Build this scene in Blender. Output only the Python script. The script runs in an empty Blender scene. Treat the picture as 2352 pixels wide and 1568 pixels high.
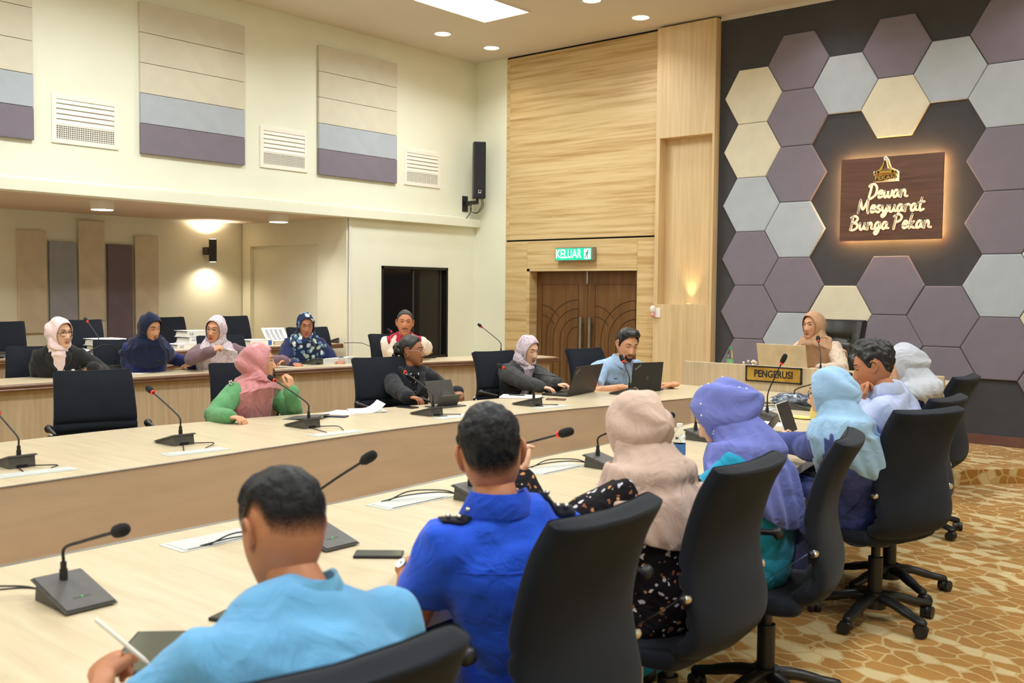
import bpy, bmesh, math, random
import numpy as np
from mathutils import Vector, Matrix, noise
from mathutils.bvhtree import BVHTree
R = math.radians
V = Vector
sc = bpy.context.scene
COL = sc.collection
random.seed(7)

# ------------------------------------------------------------------ camera
CAMH, FOC = 1.6, 2284.0
_vy = V((3130-1176, 687-784, FOC)).normalized()
_vx = V((-1500-1176, 645-784, FOC)); _vx = (_vx-_vx.dot(_vy)*_vy).normalized()
_X = -_vx; _Y = _vy; _Z = _X.cross(_Y)
if _Z.y > 0: _Z = -_Z
CAMLOC = V((0, 0, CAMH))
def ray(px, py):                       # direction in the room of a point of the photograph
    c = V(((px-1176)/FOC, (py-784)/FOC, 1))
    return V((_X.dot(c), _Y.dot(c), _Z.dot(c)))
def onz(px, py, z): r = ray(px, py); return CAMLOC+r*((z-CAMH)/r.z)
def onx(px, py, x): r = ray(px, py); return CAMLOC+r*(x/r.x)
def ony(px, py, y): r = ray(px, py); return CAMLOC+r*(y/r.y)
cam = bpy.data.cameras.new('camera'); camo = bpy.data.objects.new('camera', cam); COL.objects.link(camo)
cam.sensor_width = 36; cam.lens = FOC/2352*36; cam.clip_start = .05; cam.clip_end = 100
right = V((_X.x, _Y.x, _Z.x)); down = V((_X.y, _Y.y, _Z.y)); fwd = V((_X.z, _Y.z, _Z.z))
m = Matrix((right, -down, -fwd)).transposed().to_4x4(); m.translation = CAMLOC
camo.matrix_world = m
cam.dof.use_dof = True; cam.dof.focus_distance = 7.6; cam.dof.aperture_fstop = 4.5
sc.camera = camo
# ------------------------------------------------------------------ world, view
w = bpy.data.worlds.new('world'); sc.world = w; w.use_nodes = True
w.node_tree.nodes['Background'].inputs[0].default_value = (.9, .95, 1, 1)
w.node_tree.nodes['Background'].inputs[1].default_value = .3
sc.view_settings.view_transform = 'Standard'; sc.view_settings.look = 'None'
sc.view_settings.gamma = 1; sc.view_settings.use_curve_mapping = False
sc.view_settings.exposure = 0.0
sc.cycles.use_denoising = True; sc.cycles.use_adaptive_sampling = True; sc.cycles.adaptive_threshold = .028
sc.cycles.max_bounces = 7; sc.cycles.diffuse_bounces = 5; sc.cycles.glossy_bounces = 3
sc.cycles.transmission_bounces = 5; sc.cycles.transparent_max_bounces = 6
sc.cycles.caustics_reflective = False; sc.cycles.caustics_refractive = False
sc.cycles.sample_clamp_indirect = 6
# room measures
CEIL, YF, XL, XB, ZB = 4.82, 10.53, -9.707, -11.98, 2.506
XR, YN = 3.2, -3.0
def area(name, loc, sx, sy, power, color=(1, .93, .84), rot=(0, 0, 0), spread=160):
    l = bpy.data.lights.new(name, 'AREA'); l.shape = 'RECTANGLE'; l.size = sx; l.size_y = sy
    l.energy = power; l.color = color; l.spread = R(spread)
    o = bpy.data.objects.new(name, l); COL.objects.link(o); o.location = loc; o.rotation_euler = rot
    return o
def spot(name, loc, power, color, size, rot=(0, 0, 0), blend=.8, rad=.04):
    l = bpy.data.lights.new(name, 'SPOT'); l.energy = power; l.color = color
    l.spot_size = R(size); l.spot_blend = blend; l.shadow_soft_size = rad
    o = bpy.data.objects.new(name, l); COL.objects.link(o); o.location = loc; o.rotation_euler = rot
    return o
LP = [(-7.77, 8.36), (-7.77, 4.6), (-7.77, .8), (-3.9, 7.9), (-3.9, 4.2), (-3.9, .4), (0, 6.6), (0, 2.8), (0, -1.2)]
for i, (x, y) in enumerate(LP): area('panel_light', (x, y, CEIL-.03), .68, 1.15, 72, (.91, .985, 1))
DL = [(-8.9, 9.03), (-8.9, 9.95), (-6.6, 9.03), (-6.56, 9.95), (-8.9, 6.2), (-8.9, 3.4), (-4.4, 9.95), (-2.4, 9.95), (-5.6, 2.4), (-5.6, 5.9), (-2, 9.0), (-1.8, 4.6), (-1.8, 1.2)]
for x, y in DL: spot('downlight_lamp', (x, y, CEIL-.03), 34, (1, .965, .92), 130, blend=1, rad=.09)
AL = [(-10.08, 5.17), (-10.05, 7.38), (-10.08, 2.9)]
for x, y in AL: spot('alcove_lamp', (x, y, ZB-.11), 80, (1, .94, .86), 150, blend=1, rad=.08)

# ------------------------------------------------------------------ mesh helpers
def lin(c):
    return tuple((v/255/12.92 if v/255 <= .04045 else ((v/255+.055)/1.055)**2.4) for v in c)+(1,)
def tag(o, label=None, cat=None, group=None, kind=None):
    if label: o['label'] = label
    if cat: o['category'] = cat
    if group: o['group'] = group
    if kind: o['kind'] = kind
    return o
def link(name, me, parent=None, loc=None):
    o = bpy.data.objects.new(name, me); COL.objects.link(o)
    if parent: o.parent = parent
    if loc is not None: o.location = loc
    return o
def empty(name, loc=(0, 0, 0), rz=0, label=None, cat=None, group=None, kind=None):
    o = bpy.data.objects.new(name, None); COL.objects.link(o); o.empty_display_size = .1
    o.location = loc; o.rotation_euler = (0, 0, rz)
    return tag(o, label, cat, group, kind)
def tomesh(name, bm, mats, smooth=False, auto=None):
    me = bpy.data.meshes.new(name)
    bmesh.ops.recalc_face_normals(bm, faces=bm.faces)
    bm.to_mesh(me); bm.free()
    for mt in (mats if isinstance(mats, (list, tuple)) else [mats]): me.materials.append(mt)
    if smooth: me.shade_smooth()
    if auto is not None: me.set_sharp_from_angle(angle=R(auto))
    return me
def obj(name, bm, mats, parent=None, smooth=False, auto=None, loc=None):
    if smooth and auto is None: auto = 50
    return link(name, tomesh(name, bm, mats, smooth, auto), parent, loc)
def BM(): return bmesh.new()
def box(bm, c, s, rot=None, mi=0, bev=0):
    g = bmesh.ops.create_cube(bm, size=1)
    M = Matrix.Translation(V(c)) @ (rot.to_4x4() if rot else Matrix.Identity(4)) @ Matrix.Diagonal(V(s).to_4d())
    bmesh.ops.transform(bm, matrix=M, verts=g['verts'])
    fs = {f for v in g['verts'] for f in v.link_faces}
    for f in fs: f.material_index = mi
    if bev:
        es = list({e for v in g['verts'] for e in v.link_edges})
        r = bmesh.ops.bevel(bm, geom=es, offset=bev, segments=2, affect='EDGES', profile=.6)
        for f in r['faces']: f.material_index = mi
    return bm
def b2(bm, lo, hi, mi=0, bev=0):
    lo, hi = V(lo), V(hi)
    return box(bm, (lo+hi)/2, [abs(a) for a in (hi-lo)], mi=mi, bev=bev)
def cyl(bm, c, r, h, seg=24, r2=None, rot=None, mi=0):
    g = bmesh.ops.create_cone(bm, cap_ends=True, segments=seg, radius1=r, radius2=r if r2 is None else r2, depth=h)
    M = Matrix.Translation(V(c)) @ (rot.to_4x4() if rot else Matrix.Identity(4))
    bmesh.ops.transform(bm, matrix=M, verts=g['verts'])
    for f in {f for v in g['verts'] for f in v.link_faces}: f.material_index = mi
def sph(bm, c, s, u=16, v=10, rot=None, mi=0):
    g = bmesh.ops.create_uvsphere(bm, u_segments=u, v_segments=v, radius=1)
    s = V((s, s, s)) if isinstance(s, (int, float)) else V(s)
    M = Matrix.Translation(V(c)) @ (rot.to_4x4() if rot else Matrix.Identity(4)) @ Matrix.Diagonal(s.to_4d())
    bmesh.ops.transform(bm, matrix=M, verts=g['verts'])
    for f in {f for v in g['verts'] for f in v.link_faces}: f.material_index = mi
def loft(bm, rings, cap=True, mi=0, closed=True):
    vr = [[bm.verts.new(p) for p in r] for r in rings]
    n = len(rings[0])
    for a, b in zip(vr, vr[1:]):
        for i in range(n if closed else n-1):
            f = bm.faces.new((a[i], a[(i+1) % n], b[(i+1) % n], b[i])); f.material_index = mi
    if cap:
        for r in (vr[0], vr[-1]):
            f = bm.faces.new(r); f.material_index = mi
    return vr
def cat(pts, n=6):                      # Catmull-Rom through points
    pts = [V(p) for p in pts]; P = [2*pts[0]-pts[1]]+pts+[2*pts[-1]-pts[-2]]; out = []
    for i in range(1, len(P)-2):
        a, b, c, d = P[i-1:i+3]
        for k in range(n):
            t = k/n
            out.append(.5*((2*b)+(c-a)*t+(2*a-5*b+4*c-d)*t*t+(3*b-a-3*c+d)*t**3))
    return out+[pts[-1]]
def tube(bm, pts, rad, seg=10, side=None, mi=0, rnd=True):
    """tube through pts; rad: number, list of numbers or of (a,b); side: vector that radius a follows"""
    pts = [V(p) for p in pts]; n = len(pts)
    if isinstance(rad, (int, float)): rad = [rad]*n
    rad = [(r, r) if isinstance(r, (int, float)) else r for r in rad]
    T = [(pts[min(i+1, n-1)]-pts[max(i-1, 0)]).normalized() for i in range(n)]
    s = V(side) if side is not None else (V((0, 0, 1)) if abs(T[0].z) < .9 else V((1, 0, 0)))
    fr = []
    for t in T:
        s2 = (s-s.dot(t)*t)
        if s2.length < 1e-5: s2 = t.orthogonal()
        s2.normalize(); fr.append((s2, t.cross(s2)))
        if side is None: s = s2
    rings = []
    def ring(p, a, b, f): return [p+f[0]*(a*math.cos(2*math.pi*k/seg))+f[1]*(b*math.sin(2*math.pi*k/seg)) for k in range(seg)]
    if rnd:
        a, b = rad[0]
        for q in (85, 60, 30): rings.append(ring(pts[0]-T[0]*(min(a, b)*math.sin(R(q))), a*math.cos(R(q)), b*math.cos(R(q)), fr[0]))
    for p, (a, b), f in zip(pts, rad, fr): rings.append(ring(p, a, b, f))
    if rnd:
        a, b = rad[-1]
        for q in (30, 60, 85): rings.append(ring(pts[-1]+T[-1]*(min(a, b)*math.sin(R(q))), a*math.cos(R(q)), b*math.cos(R(q)), fr[-1]))
    loft(bm, rings, mi=mi)
def poly(bm, pts, h, axis=(0, 0, 1), mi=0):     # extruded polygon
    ax = V(axis)*h; a = [bm.verts.new(V(p)) for p in pts]; b = [bm.verts.new(V(p)+ax) for p in pts]; n = len(a)
    for f in (bm.faces.new(a), bm.faces.new(b)): f.material_index = mi
    for i in range(n):
        f = bm.faces.new((a[i], a[(i+1) % n], b[(i+1) % n], b[i])); f.material_index = mi
def copy_tree(o, parent=None):
    c = o.copy(); COL.objects.link(c)
    if parent: c.parent = parent
    for ch in o.children: copy_tree(ch, c)
    return c
def text(bm_name, s, size, mt, M, parent=None, extrude=.001, name='lettering', sx=1, offset=0, shear=0, label=None, bold=0):
    cu = bpy.data.curves.new(bm_name, 'FONT'); cu.body = s; cu.size = size; cu.extrude = extrude
    cu.align_x = 'CENTER'; cu.align_y = 'CENTER'; cu.offset = bold; cu.shear = shear; cu.resolution_u = 3
    t = bpy.data.objects.new('tmp', cu); COL.objects.link(t)
    dg = bpy.context.evaluated_depsgraph_get()
    me = bpy.data.meshes.new_from_object(t.evaluated_get(dg)); bpy.data.objects.remove(t)
    me.transform(M @ Matrix.Diagonal((sx, 1, 1, 1))); me.materials.clear(); me.materials.append(mt)
    return link(name, me, parent)
def frame(x, y, o):                     # matrix with columns x, y, x cross y at o
    x = V(x).normalized(); y = V(y).normalized(); z = x.cross(y)
    M = Matrix((x, y, z)).transposed().to_4x4(); M.translation = V(o); return M
def evald(me, mods):                    # bake modifiers on a mesh
    t = bpy.data.objects.new('tmp', me); COL.objects.link(t)
    for ty, kw in mods:
        mm = t.modifiers.new(ty, ty)
        for k, v in kw.items(): setattr(mm, k, v)
    dg = bpy.context.evaluated_depsgraph_get()
    r = bpy.data.meshes.new_from_object(t.evaluated_get(dg))
    bpy.data.objects.remove(t); bpy.data.meshes.remove(me)
    return r

# ------------------------------------------------------------------ materials
def newmat(name):
    mt = bpy.data.materials.new(name); mt.use_nodes = True
    nt = mt.node_tree; return mt, nt, nt.nodes['Principled BSDF']
def N(nt, t, **kw):
    n = nt.nodes.new(t)
    for k, v in kw.items():
        if k in n.inputs: n.inputs[k].default_value = v
        else: setattr(n, k, v)
    return n
def ramp(nt, fac, stops, const=False):
    r = nt.nodes.new('ShaderNodeValToRGB'); nt.links.new(fac, r.inputs[0])
    el = r.color_ramp.elements
    while len(el) < len(stops): el.new(.5)
    for e, (p, c) in zip(el, stops): e.position = p; e.color = lin(c) if len(c) == 3 else c
    if const: r.color_ramp.interpolation = 'CONSTANT'
    return r.outputs[0]
def coord(nt, scale=(1, 1, 1), rot=(0, 0, 0), obj=True):
    tc = nt.nodes.new('ShaderNodeTexCoord'); mp = nt.nodes.new('ShaderNodeMapping')
    nt.links.new(tc.outputs['Object'], mp.inputs[0]); mp.inputs['Scale'].default_value = scale; mp.inputs['Rotation'].default_value = rot
    return mp.outputs[0]
def bump(nt, bs, h, strength=.3, dist=.01):
    b = N(nt, 'ShaderNodeBump'); b.inputs['Strength'].default_value = strength; b.inputs['Distance'].default_value = dist
    nt.links.new(h, b.inputs['Height']); nt.links.new(b.outputs[0], bs.inputs['Normal'])
def plain(name, c, rough=.6, metal=0, spec=.5, var=.06, vs=8, bmp=0, bs_=120, coat=0, sheen=0):
    mt, nt, b = newmat(name)
    b.inputs['Roughness'].default_value = rough; b.inputs['Metallic'].default_value = metal
    b.inputs['Specular IOR Level'].default_value = spec
    if coat: b.inputs['Coat Weight'].default_value = coat
    if sheen: b.inputs['Sheen Weight'].default_value = sheen
    co = coord(nt)
    n = N(nt, 'ShaderNodeTexNoise', Scale=vs, Detail=3); nt.links.new(co, n.inputs['Vector'])
    lo = tuple(max(0, v*(1-var)) for v in c); hi = tuple(min(255, v*(1+var)) for v in c)
    nt.links.new(ramp(nt, n.outputs[0], [(.3, lo), (.7, hi)]), b.inputs['Base Color'])
    if bmp:
        n2 = N(nt, 'ShaderNodeTexNoise', Scale=bs_, Detail=2); nt.links.new(co, n2.inputs['Vector']); bump(nt, b, n2.outputs[0], bmp, .004)
    return mt
def emit(name, c, s):
    mt, nt, b = newmat(name); b.inputs['Base Color'].default_value = lin(c)
    b.inputs['Emission Color'].default_value = lin(c); b.inputs['Emission Strength'].default_value = s; return mt
def grain(name, stops, scale, rough=.45, bs=.05, detail=5, dist=.6, spec=.5, rnd=False):
    mt, nt, b = newmat(name); b.inputs['Roughness'].default_value = rough; b.inputs['Specular IOR Level'].default_value = spec
    co = coord(nt, scale)
    if rnd:
        oi = nt.nodes.new('ShaderNodeObjectInfo'); ad = nt.nodes.new('ShaderNodeVectorMath'); ad.operation = 'ADD'
        mu = nt.nodes.new('ShaderNodeMath'); mu.operation = 'MULTIPLY'; mu.inputs[1].default_value = 37
        nt.links.new(oi.outputs['Random'], mu.inputs[0]); nt.links.new(co, ad.inputs[0]); nt.links.new(mu.outputs[0], ad.inputs[1]); co = ad.outputs[0]
    n = N(nt, 'ShaderNodeTexNoise', Scale=1, Detail=detail, Roughness=.6, Distortion=dist); nt.links.new(co, n.inputs['Vector'])
    nt.links.new(ramp(nt, n.outputs[0], stops), b.inputs['Base Color'])
    if bs: bump(nt, b, n.outputs[0], bs, .003)
    return mt
def fabric(name, c, rough=.9, wv=900, var=.05, bmp=.25, sheen=.15, spec=.2):
    mt, nt, b = newmat(name); b.inputs['Roughness'].default_value = rough; b.inputs['Sheen Weight'].default_value = sheen
    b.inputs['Specular IOR Level'].default_value = spec
    co = coord(nt); n = N(nt, 'ShaderNodeTexNoise', Scale=6, Detail=4); nt.links.new(co, n.inputs['Vector'])
    nt.links.new(ramp(nt, n.outputs[0], [(.3, tuple(v*(1-var) for v in c)), (.7, tuple(min(255, v*(1+var)) for v in c))]), b.inputs['Base Color'])
    n2 = N(nt, 'ShaderNodeTexNoise', Scale=wv, Detail=1); nt.links.new(co, n2.inputs['Vector']); bump(nt, b, n2.outputs[0], bmp, .001)
    if CREASE[0]: crease(nt, b, co)
    return mt
CREASE = [False]
def crease(nt, b, co):                 # soft creases of worn cloth, on top of the weave
    n3 = N(nt, 'ShaderNodeTexNoise', Scale=7, Detail=3, Roughness=.5, Distortion=1.2); nt.links.new(co, n3.inputs['Vector'])
    s_ = N(nt, 'ShaderNodeMath', operation='SUBTRACT'); s_.inputs[1].default_value = .5; nt.links.new(n3.outputs[0], s_.inputs[0])
    a_ = N(nt, 'ShaderNodeMath', operation='ABSOLUTE'); nt.links.new(s_.outputs[0], a_.inputs[0])
    k_ = N(nt, 'ShaderNodeBump'); k_.inputs['Strength'].default_value = .55; k_.inputs['Distance'].default_value = .035; k_.invert = True
    nt.links.new(a_.outputs[0], k_.inputs['Height'])
    if b.inputs['Normal'].links: nt.links.new(b.inputs['Normal'].links[0].from_socket, k_.inputs['Normal'])
    nt.links.new(k_.outputs[0], b.inputs['Normal'])
def spots(name, base, cols, scale=30, size=.28, rough=.8, rnd=1, feat='F1', lines=None):
    """printed cloth: blobs of the colours cols on base"""
    mt, nt, b = newmat(name); b.inputs['Roughness'].default_value = rough; b.inputs['Specular IOR Level'].default_value = .2
    co = coord(nt)
    nz = N(nt, 'ShaderNodeTexNoise', Scale=scale*.6, Detail=2); nt.links.new(co, nz.inputs['Vector'])
    mx = N(nt, 'ShaderNodeMix', data_type='RGBA'); mx.inputs[0].default_value = .04
    nt.links.new(co, mx.inputs[6]); nt.links.new(nz.outputs['Color'], mx.inputs[7])
    vo = N(nt, 'ShaderNodeTexVoronoi', Scale=scale, Randomness=rnd, feature='F1'); nt.links.new(mx.outputs[2], vo.inputs['Vector'])
    sep = nt.nodes.new('ShaderNodeSeparateColor'); nt.links.new(vo.outputs['Color'], sep.inputs[0])
    k = len(cols); cc = ramp(nt, sep.outputs[0], [(i/k, c) for i, c in enumerate(cols)], const=True)
    lt = N(nt, 'ShaderNodeMath', operation='LESS_THAN'); lt.inputs[1].default_value = size; nt.links.new(vo.outputs['Distance'], lt.inputs[0])
    m2 = N(nt, 'ShaderNodeMix', data_type='RGBA'); nt.links.new(lt.outputs[0], m2.inputs[0])
    m2.inputs[6].default_value = lin(base); nt.links.new(cc, m2.inputs[7])
    nt.links.new(m2.outputs[2], b.inputs['Base Color'])
    if CREASE[0]: crease(nt, b, co)
    return mt
def glass(name, c=(255, 255, 255), rough=.02, ior=1.45):
    mt, nt, b = newmat(name); b.inputs['Base Color'].default_value = lin(c); b.inputs['Roughness'].default_value = rough
    b.inputs['Transmission Weight'].default_value = 1; b.inputs['IOR'].default_value = ior; return mt
M_ = {}
M_['wall'] = plain('wall_paint', (232, 234, 216), .75, var=.012, vs=1.5, bmp=.05, bs_=60)
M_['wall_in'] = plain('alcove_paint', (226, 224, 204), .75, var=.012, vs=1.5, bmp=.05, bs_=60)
M_['ceil'] = plain('ceiling_paint', (216, 209, 198), .85, var=.01, vs=1)
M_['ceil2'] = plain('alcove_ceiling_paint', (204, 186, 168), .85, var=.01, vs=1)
M_['white'] = plain('white_plastic', (235, 232, 225), .45, var=.01)
M_['vent'] = plain('vent_enamel', (240, 236, 226), .5, var=.01)
M_['dark'] = plain('dark_void', (12, 12, 14), .9)
M_['tabletop'] = grain('table_laminate', [(.25, (190, 172, 142)), (.5, (202, 186, 156)), (.75, (210, 196, 168))], (2.2, 26, 26), .33, .02)
M_['fascia'] = grain('fascia_laminate', [(.25, (176, 156, 126)), (.5, (192, 173, 144)), (.75, (206, 189, 160))], (30, 30, 1.6), .5, .03)
M_['brown'] = grain('brown_board', [(.3, (184, 162, 138)), (.7, (198, 176, 150))], (1.5, 1.5, 10), .6, .01)
M_['zebra'] = grain('zebra_veneer', [(.22, (160, 122, 72)), (.4, (192, 160, 110)), (.52, (210, 183, 134)), (.75, (222, 200, 156))], (.75, .75, 24), .42, .03, detail=8, dist=.35, rnd=True)
M_['ash'] = grain('ash_veneer', [(.25, (196, 168, 124)), (.5, (212, 186, 143)), (.78, (224, 202, 162))], (22, 22, .9), .42, .03, rnd=True)
M_['moulding'] = grain('brown_moulding', [(.3, (88, 58, 38)), (.7, (112, 78, 54))], (4, 4, 20), .3, .02)
M_['doorwood'] = grain('door_wood', [(.25, (84, 56, 28)), (.55, (110, 77, 42)), (.8, (130, 94, 54))], (16, 16, 1.4), .38, .05)
M_['doorgroove'] = plain('door_groove', (52, 33, 17), .6)
M_['black_wall'] = fabric('black_wall_cloth', (68, 68, 72), bmp=.15, var=.03)
M_['purple'] = fabric('mauve_felt', (124, 117, 130), var=.02)
M_['blue'] = fabric('pale_blue_felt', (172, 180, 190), var=.02)
M_['cream'] = fabric('cream_felt', (212, 206, 184), var=.02)
M_['dpurple'] = fabric('dark_mauve_felt', (114, 102, 114), var=.03)
M_['slate'] = fabric('slate_felt', (156, 160, 168), var=.03)
M_['taupe'] = fabric('taupe_felt', (206, 194, 172), var=.03)
M_['upcream'] = fabric('sand_felt', (212, 208, 190), var=.015)
M_['skirt'] = plain('brown_skirting', (104, 70, 62), .5)
M_['chair'] = fabric('chair_cloth', (26, 30, 39), bmp=.5, wv=500, var=.08, sheen=.06)
M_['blackp'] = plain('black_plastic', (26, 26, 28), .42, var=.1, vs=30)
M_['micp'] = plain('mic_plastic', (76, 74, 72), .5, var=.05, vs=30, bmp=.1, bs_=600)
M_['foam'] = plain('mic_foam', (24, 25, 28), .95, var=.2, vs=200, bmp=.7, bs_=500)
M_['chrome'] = plain('chrome', (205, 205, 205), .18, 1, var=.02)
M_['steel'] = plain('brushed_steel', (168, 168, 168), .32, 1, var=.05)
M_['leather'] = plain('black_leather', (28, 27, 25), .32, var=.1, bmp=.25, bs_=160, spec=.6)
M_['red'] = emit('mic_red_ring', (226, 40, 34), .35)
M_['green_led'] = emit('green_led', (30, 190, 60), 1)
M_['glassdark'] = plain('dark_window_glass', (14, 18, 24), .12, var=.1, spec=.4)
M_['glassdark2'] = plain('dark_window_blind', (34, 32, 30), .35, var=.1, spec=.4)
M_['frameb'] = plain('black_window_frame', (24, 23, 22), .4)
M_['plate'] = plain('cable_plate', (196, 200, 197), .4, var=.01)
M_['paper'] = plain('paper', (240, 239, 236), .8, var=.01)
M_['gold'] = grain('gold_plate', [(.3, (158, 118, 40)), (.55, (208, 168, 78)), (.8, (226, 192, 110))], (3, 3, 3), .28, 0)
M_['gold'].node_tree.nodes['Principled BSDF'].inputs['Metallic'].default_value = .45
M_['mirror'] = plain('mirror_letter', (196, 196, 194), .2, .85, var=.25, vs=30)
M_['walnut'] = grain('walnut_board', [(.3, (78, 48, 36)), (.55, (98, 64, 48)), (.8, (112, 76, 58))], (2, 2, 26), .45, .03)
M_['navyplastic'] = plain('navy_case', (30, 42, 84), .4)
M_['redcase'] = plain('red_case', (122, 26, 38), .45)
M_['blueink'] = plain('blue_label', (50, 98, 178), .6)
M_['ink'] = plain('grey_print', (150, 150, 152), .8)
M_['screen'] = plain('dark_screen', (62, 64, 52), .12, spec=.7, var=.1, vs=3)
M_['beige'] = plain('beige_lid', (206, 186, 152), .4)
M_['eyew'] = plain('eye_white', (196, 188, 180), .25, var=.01)
M_['iris'] = plain('eye_iris', (30, 20, 16), .15)
M_['brow'] = plain('brow_hair', (36, 26, 22), .8)
M_['textblack'] = plain('black_paint', (20, 18, 16), .5)
M_['textwhite'] = plain('white_paint', (236, 236, 232), .5, var=.01)
M_['cable'] = plain('black_cable', (22, 22, 24), .5)
# ------------------------------------------------------------------ carpet
def carpet():
    mt, nt, b = newmat('patterned_carpet'); b.inputs['Roughness'].default_value = .95; b.inputs['Specular IOR Level'].default_value = .1
    b.inputs['Sheen Weight'].default_value = .2
    co = coord(nt, (1, 1, 1), (0, 0, .35))
    nz = N(nt, 'ShaderNodeTexNoise', Scale=5, Detail=3); nt.links.new(co, nz.inputs['Vector'])
    mx = N(nt, 'ShaderNodeMix', data_type='RGBA'); mx.inputs[0].default_value = .07
    nt.links.new(co, mx.inputs[6]); nt.links.new(nz.outputs['Color'], mx.inputs[7])
    mp = nt.nodes.new('ShaderNodeMapping'); mp.inputs['Scale'].default_value = (8.2, 12.4, 10); nt.links.new(mx.outputs[2], mp.inputs[0])
    v1 = N(nt, 'ShaderNodeTexVoronoi', feature='DISTANCE_TO_EDGE', Scale=1, Randomness=.8); nt.links.new(mp.outputs[0], v1.inputs['Vector'])
    v2 = N(nt, 'ShaderNodeTexVoronoi', feature='F1', Scale=1, Randomness=.8); nt.links.new(mp.outputs[0], v2.inputs['Vector'])
    sep = nt.nodes.new('ShaderNodeSeparateColor'); nt.links.new(v2.outputs['Color'], sep.inputs[0])
    cell = ramp(nt, sep.outputs[0], [(0, (172, 122, 54)), (.45, (180, 130, 60)), (.76, (216, 192, 142))], const=True)
    n2 = N(nt, 'ShaderNodeTexNoise', Scale=38, Detail=4); nt.links.new(co, n2.inputs['Vector'])
    ad = N(nt, 'ShaderNodeMath', operation='MULTIPLY_ADD'); ad.inputs[1].default_value = .1; nt.links.new(n2.outputs[0], ad.inputs[0])
    sb = N(nt, 'ShaderNodeMath', operation='SUBTRACT'); nt.links.new(v1.outputs['Distance'], sb.inputs[0]); sb.inputs[1].default_value = .05
    nt.links.new(sb.outputs[0], ad.inputs[2])
    edge = ramp(nt, ad.outputs[0], [(.05, (0, 0, 0)), (.07, (255, 255, 255))])
    m2 = N(nt, 'ShaderNodeMix', data_type='RGBA'); nt.links.new(edge, m2.inputs[0]); m2.inputs[6].default_value = lin((202, 170, 112)); nt.links.new(cell, m2.inputs[7])
    n3 = N(nt, 'ShaderNodeTexNoise', Scale=260, Detail=2); nt.links.new(co, n3.inputs['Vector'])
    m3 = N(nt, 'ShaderNodeMix', data_type='RGBA', blend_type='MULTIPLY'); m3.inputs[0].default_value = .5
    nt.links.new(m2.outputs[2], m3.inputs[6]); nt.links.new(ramp(nt, n3.outputs[0], [(.3, (190, 190, 190)), (.6, (255, 255, 255))]), m3.inputs[7])
    nt.links.new(m3.outputs[2], b.inputs['Base Color']); bump(nt, b, n3.outputs[0], .6, .004)
    return mt
M_['carpet'] = carpet()

# ------------------------------------------------------------------ room shell
def struct(name, bm, mt, **k): return tag(obj(name, bm, mt, **k), kind='structure')
bm = b2(BM(), (-12.3, YN-.3, -.2), (XR+.3, YF+.3, 0)); struct('floor', bm, M_['carpet'])
# stage under the chair's desk, curved front edge
st = [(-6.6, 8.15), (-5.5, 7.9), (-4.4, 7.85), (-3.4, 8.1), (-2.66, 8.62), (-2.5, 8.86), (-2.3, 9.1), (-2.12, 9.28), (-1.7, 9.42), (XR, 9.5)]
st = [p for p in cat([(x, y, 0) for x, y in st], 5)]
pts = [V((p.x, p.y, 0)) for p in st]+[V((XR, YF, 0)), V((-6.6, YF, 0))]
bm = BM(); poly(bm, pts, .125)
bmesh.ops.bevel(bm, geom=[e for e in bm.edges if all(v.co.z > .1 for v in e.verts)], offset=.02, segments=3, affect='EDGES')
stage = struct('stage', bm, M_['carpet'])
bm = b2(BM(), (-12.2, YN, 0), (-7.35, 10.3, .11)); struct('tier_floor', bm, M_['carpet'])
bm = b2(BM(), (-12.2, YN, .11), (XL+.03, 8.2, .18)); struct('alcove_floor', bm, M_['carpet'])
# ceiling
bm = BM(); b2(bm, (XL-.3, YN-.3, CEIL), (XR+.3, YF+.3, CEIL+.2)); struct('ceiling', bm, M_['ceil'])
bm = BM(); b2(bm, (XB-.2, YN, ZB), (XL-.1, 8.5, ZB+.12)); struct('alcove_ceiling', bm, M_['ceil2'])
# left wall: upper part, beam, lower part with the window opening, alcove
bm = BM(); b2(bm, (XL-.15, YN, ZB+.1), (XL, YF, CEIL)); struct('wall_left', bm, M_['wall'])
bm = BM(); b2(bm, (XL-.1, YN, ZB), (XL+.1, YF+.02, ZB+.11), bev=.004); struct('trim_1', bm, M_['wall'])
W0, W1, WZ0, WZ1 = 8.74, 9.97, .68, 1.92
bm = BM()
b2(bm, (XL-.15, 8.23, 0), (XL, W0, ZB)); b2(bm, (XL-.15, W1, 0), (XL, YF, ZB))
b2(bm, (XL-.15, W0, 0), (XL, W1, WZ0)); b2(bm, (XL-.15, W0, WZ1), (XL, W1, ZB)); struct('wall_left_lower', bm, M_['wall'])
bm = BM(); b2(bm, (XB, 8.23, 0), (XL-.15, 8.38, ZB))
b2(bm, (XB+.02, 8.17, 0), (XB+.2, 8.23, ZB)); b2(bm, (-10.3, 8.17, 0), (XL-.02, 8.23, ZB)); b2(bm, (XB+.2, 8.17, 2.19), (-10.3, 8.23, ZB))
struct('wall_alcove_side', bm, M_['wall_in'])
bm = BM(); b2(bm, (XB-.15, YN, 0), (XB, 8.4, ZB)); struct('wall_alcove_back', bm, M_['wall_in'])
bm = BM(); b2(bm, (XL-.004, 8.195, .1), (XL+.012, 8.232, ZB)); struct('trim_2', bm, M_['white'])
bm = BM(); b2(bm, (-12.2, YN-.15, 0), (XR, YN, CEIL)); struct('wall_back', bm, M_['wall'])
bm = BM(); b2(bm, (XR, YN, 0), (XR+.15, YF, CEIL)); struct('wall_right', bm, M_['wall'])
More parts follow.
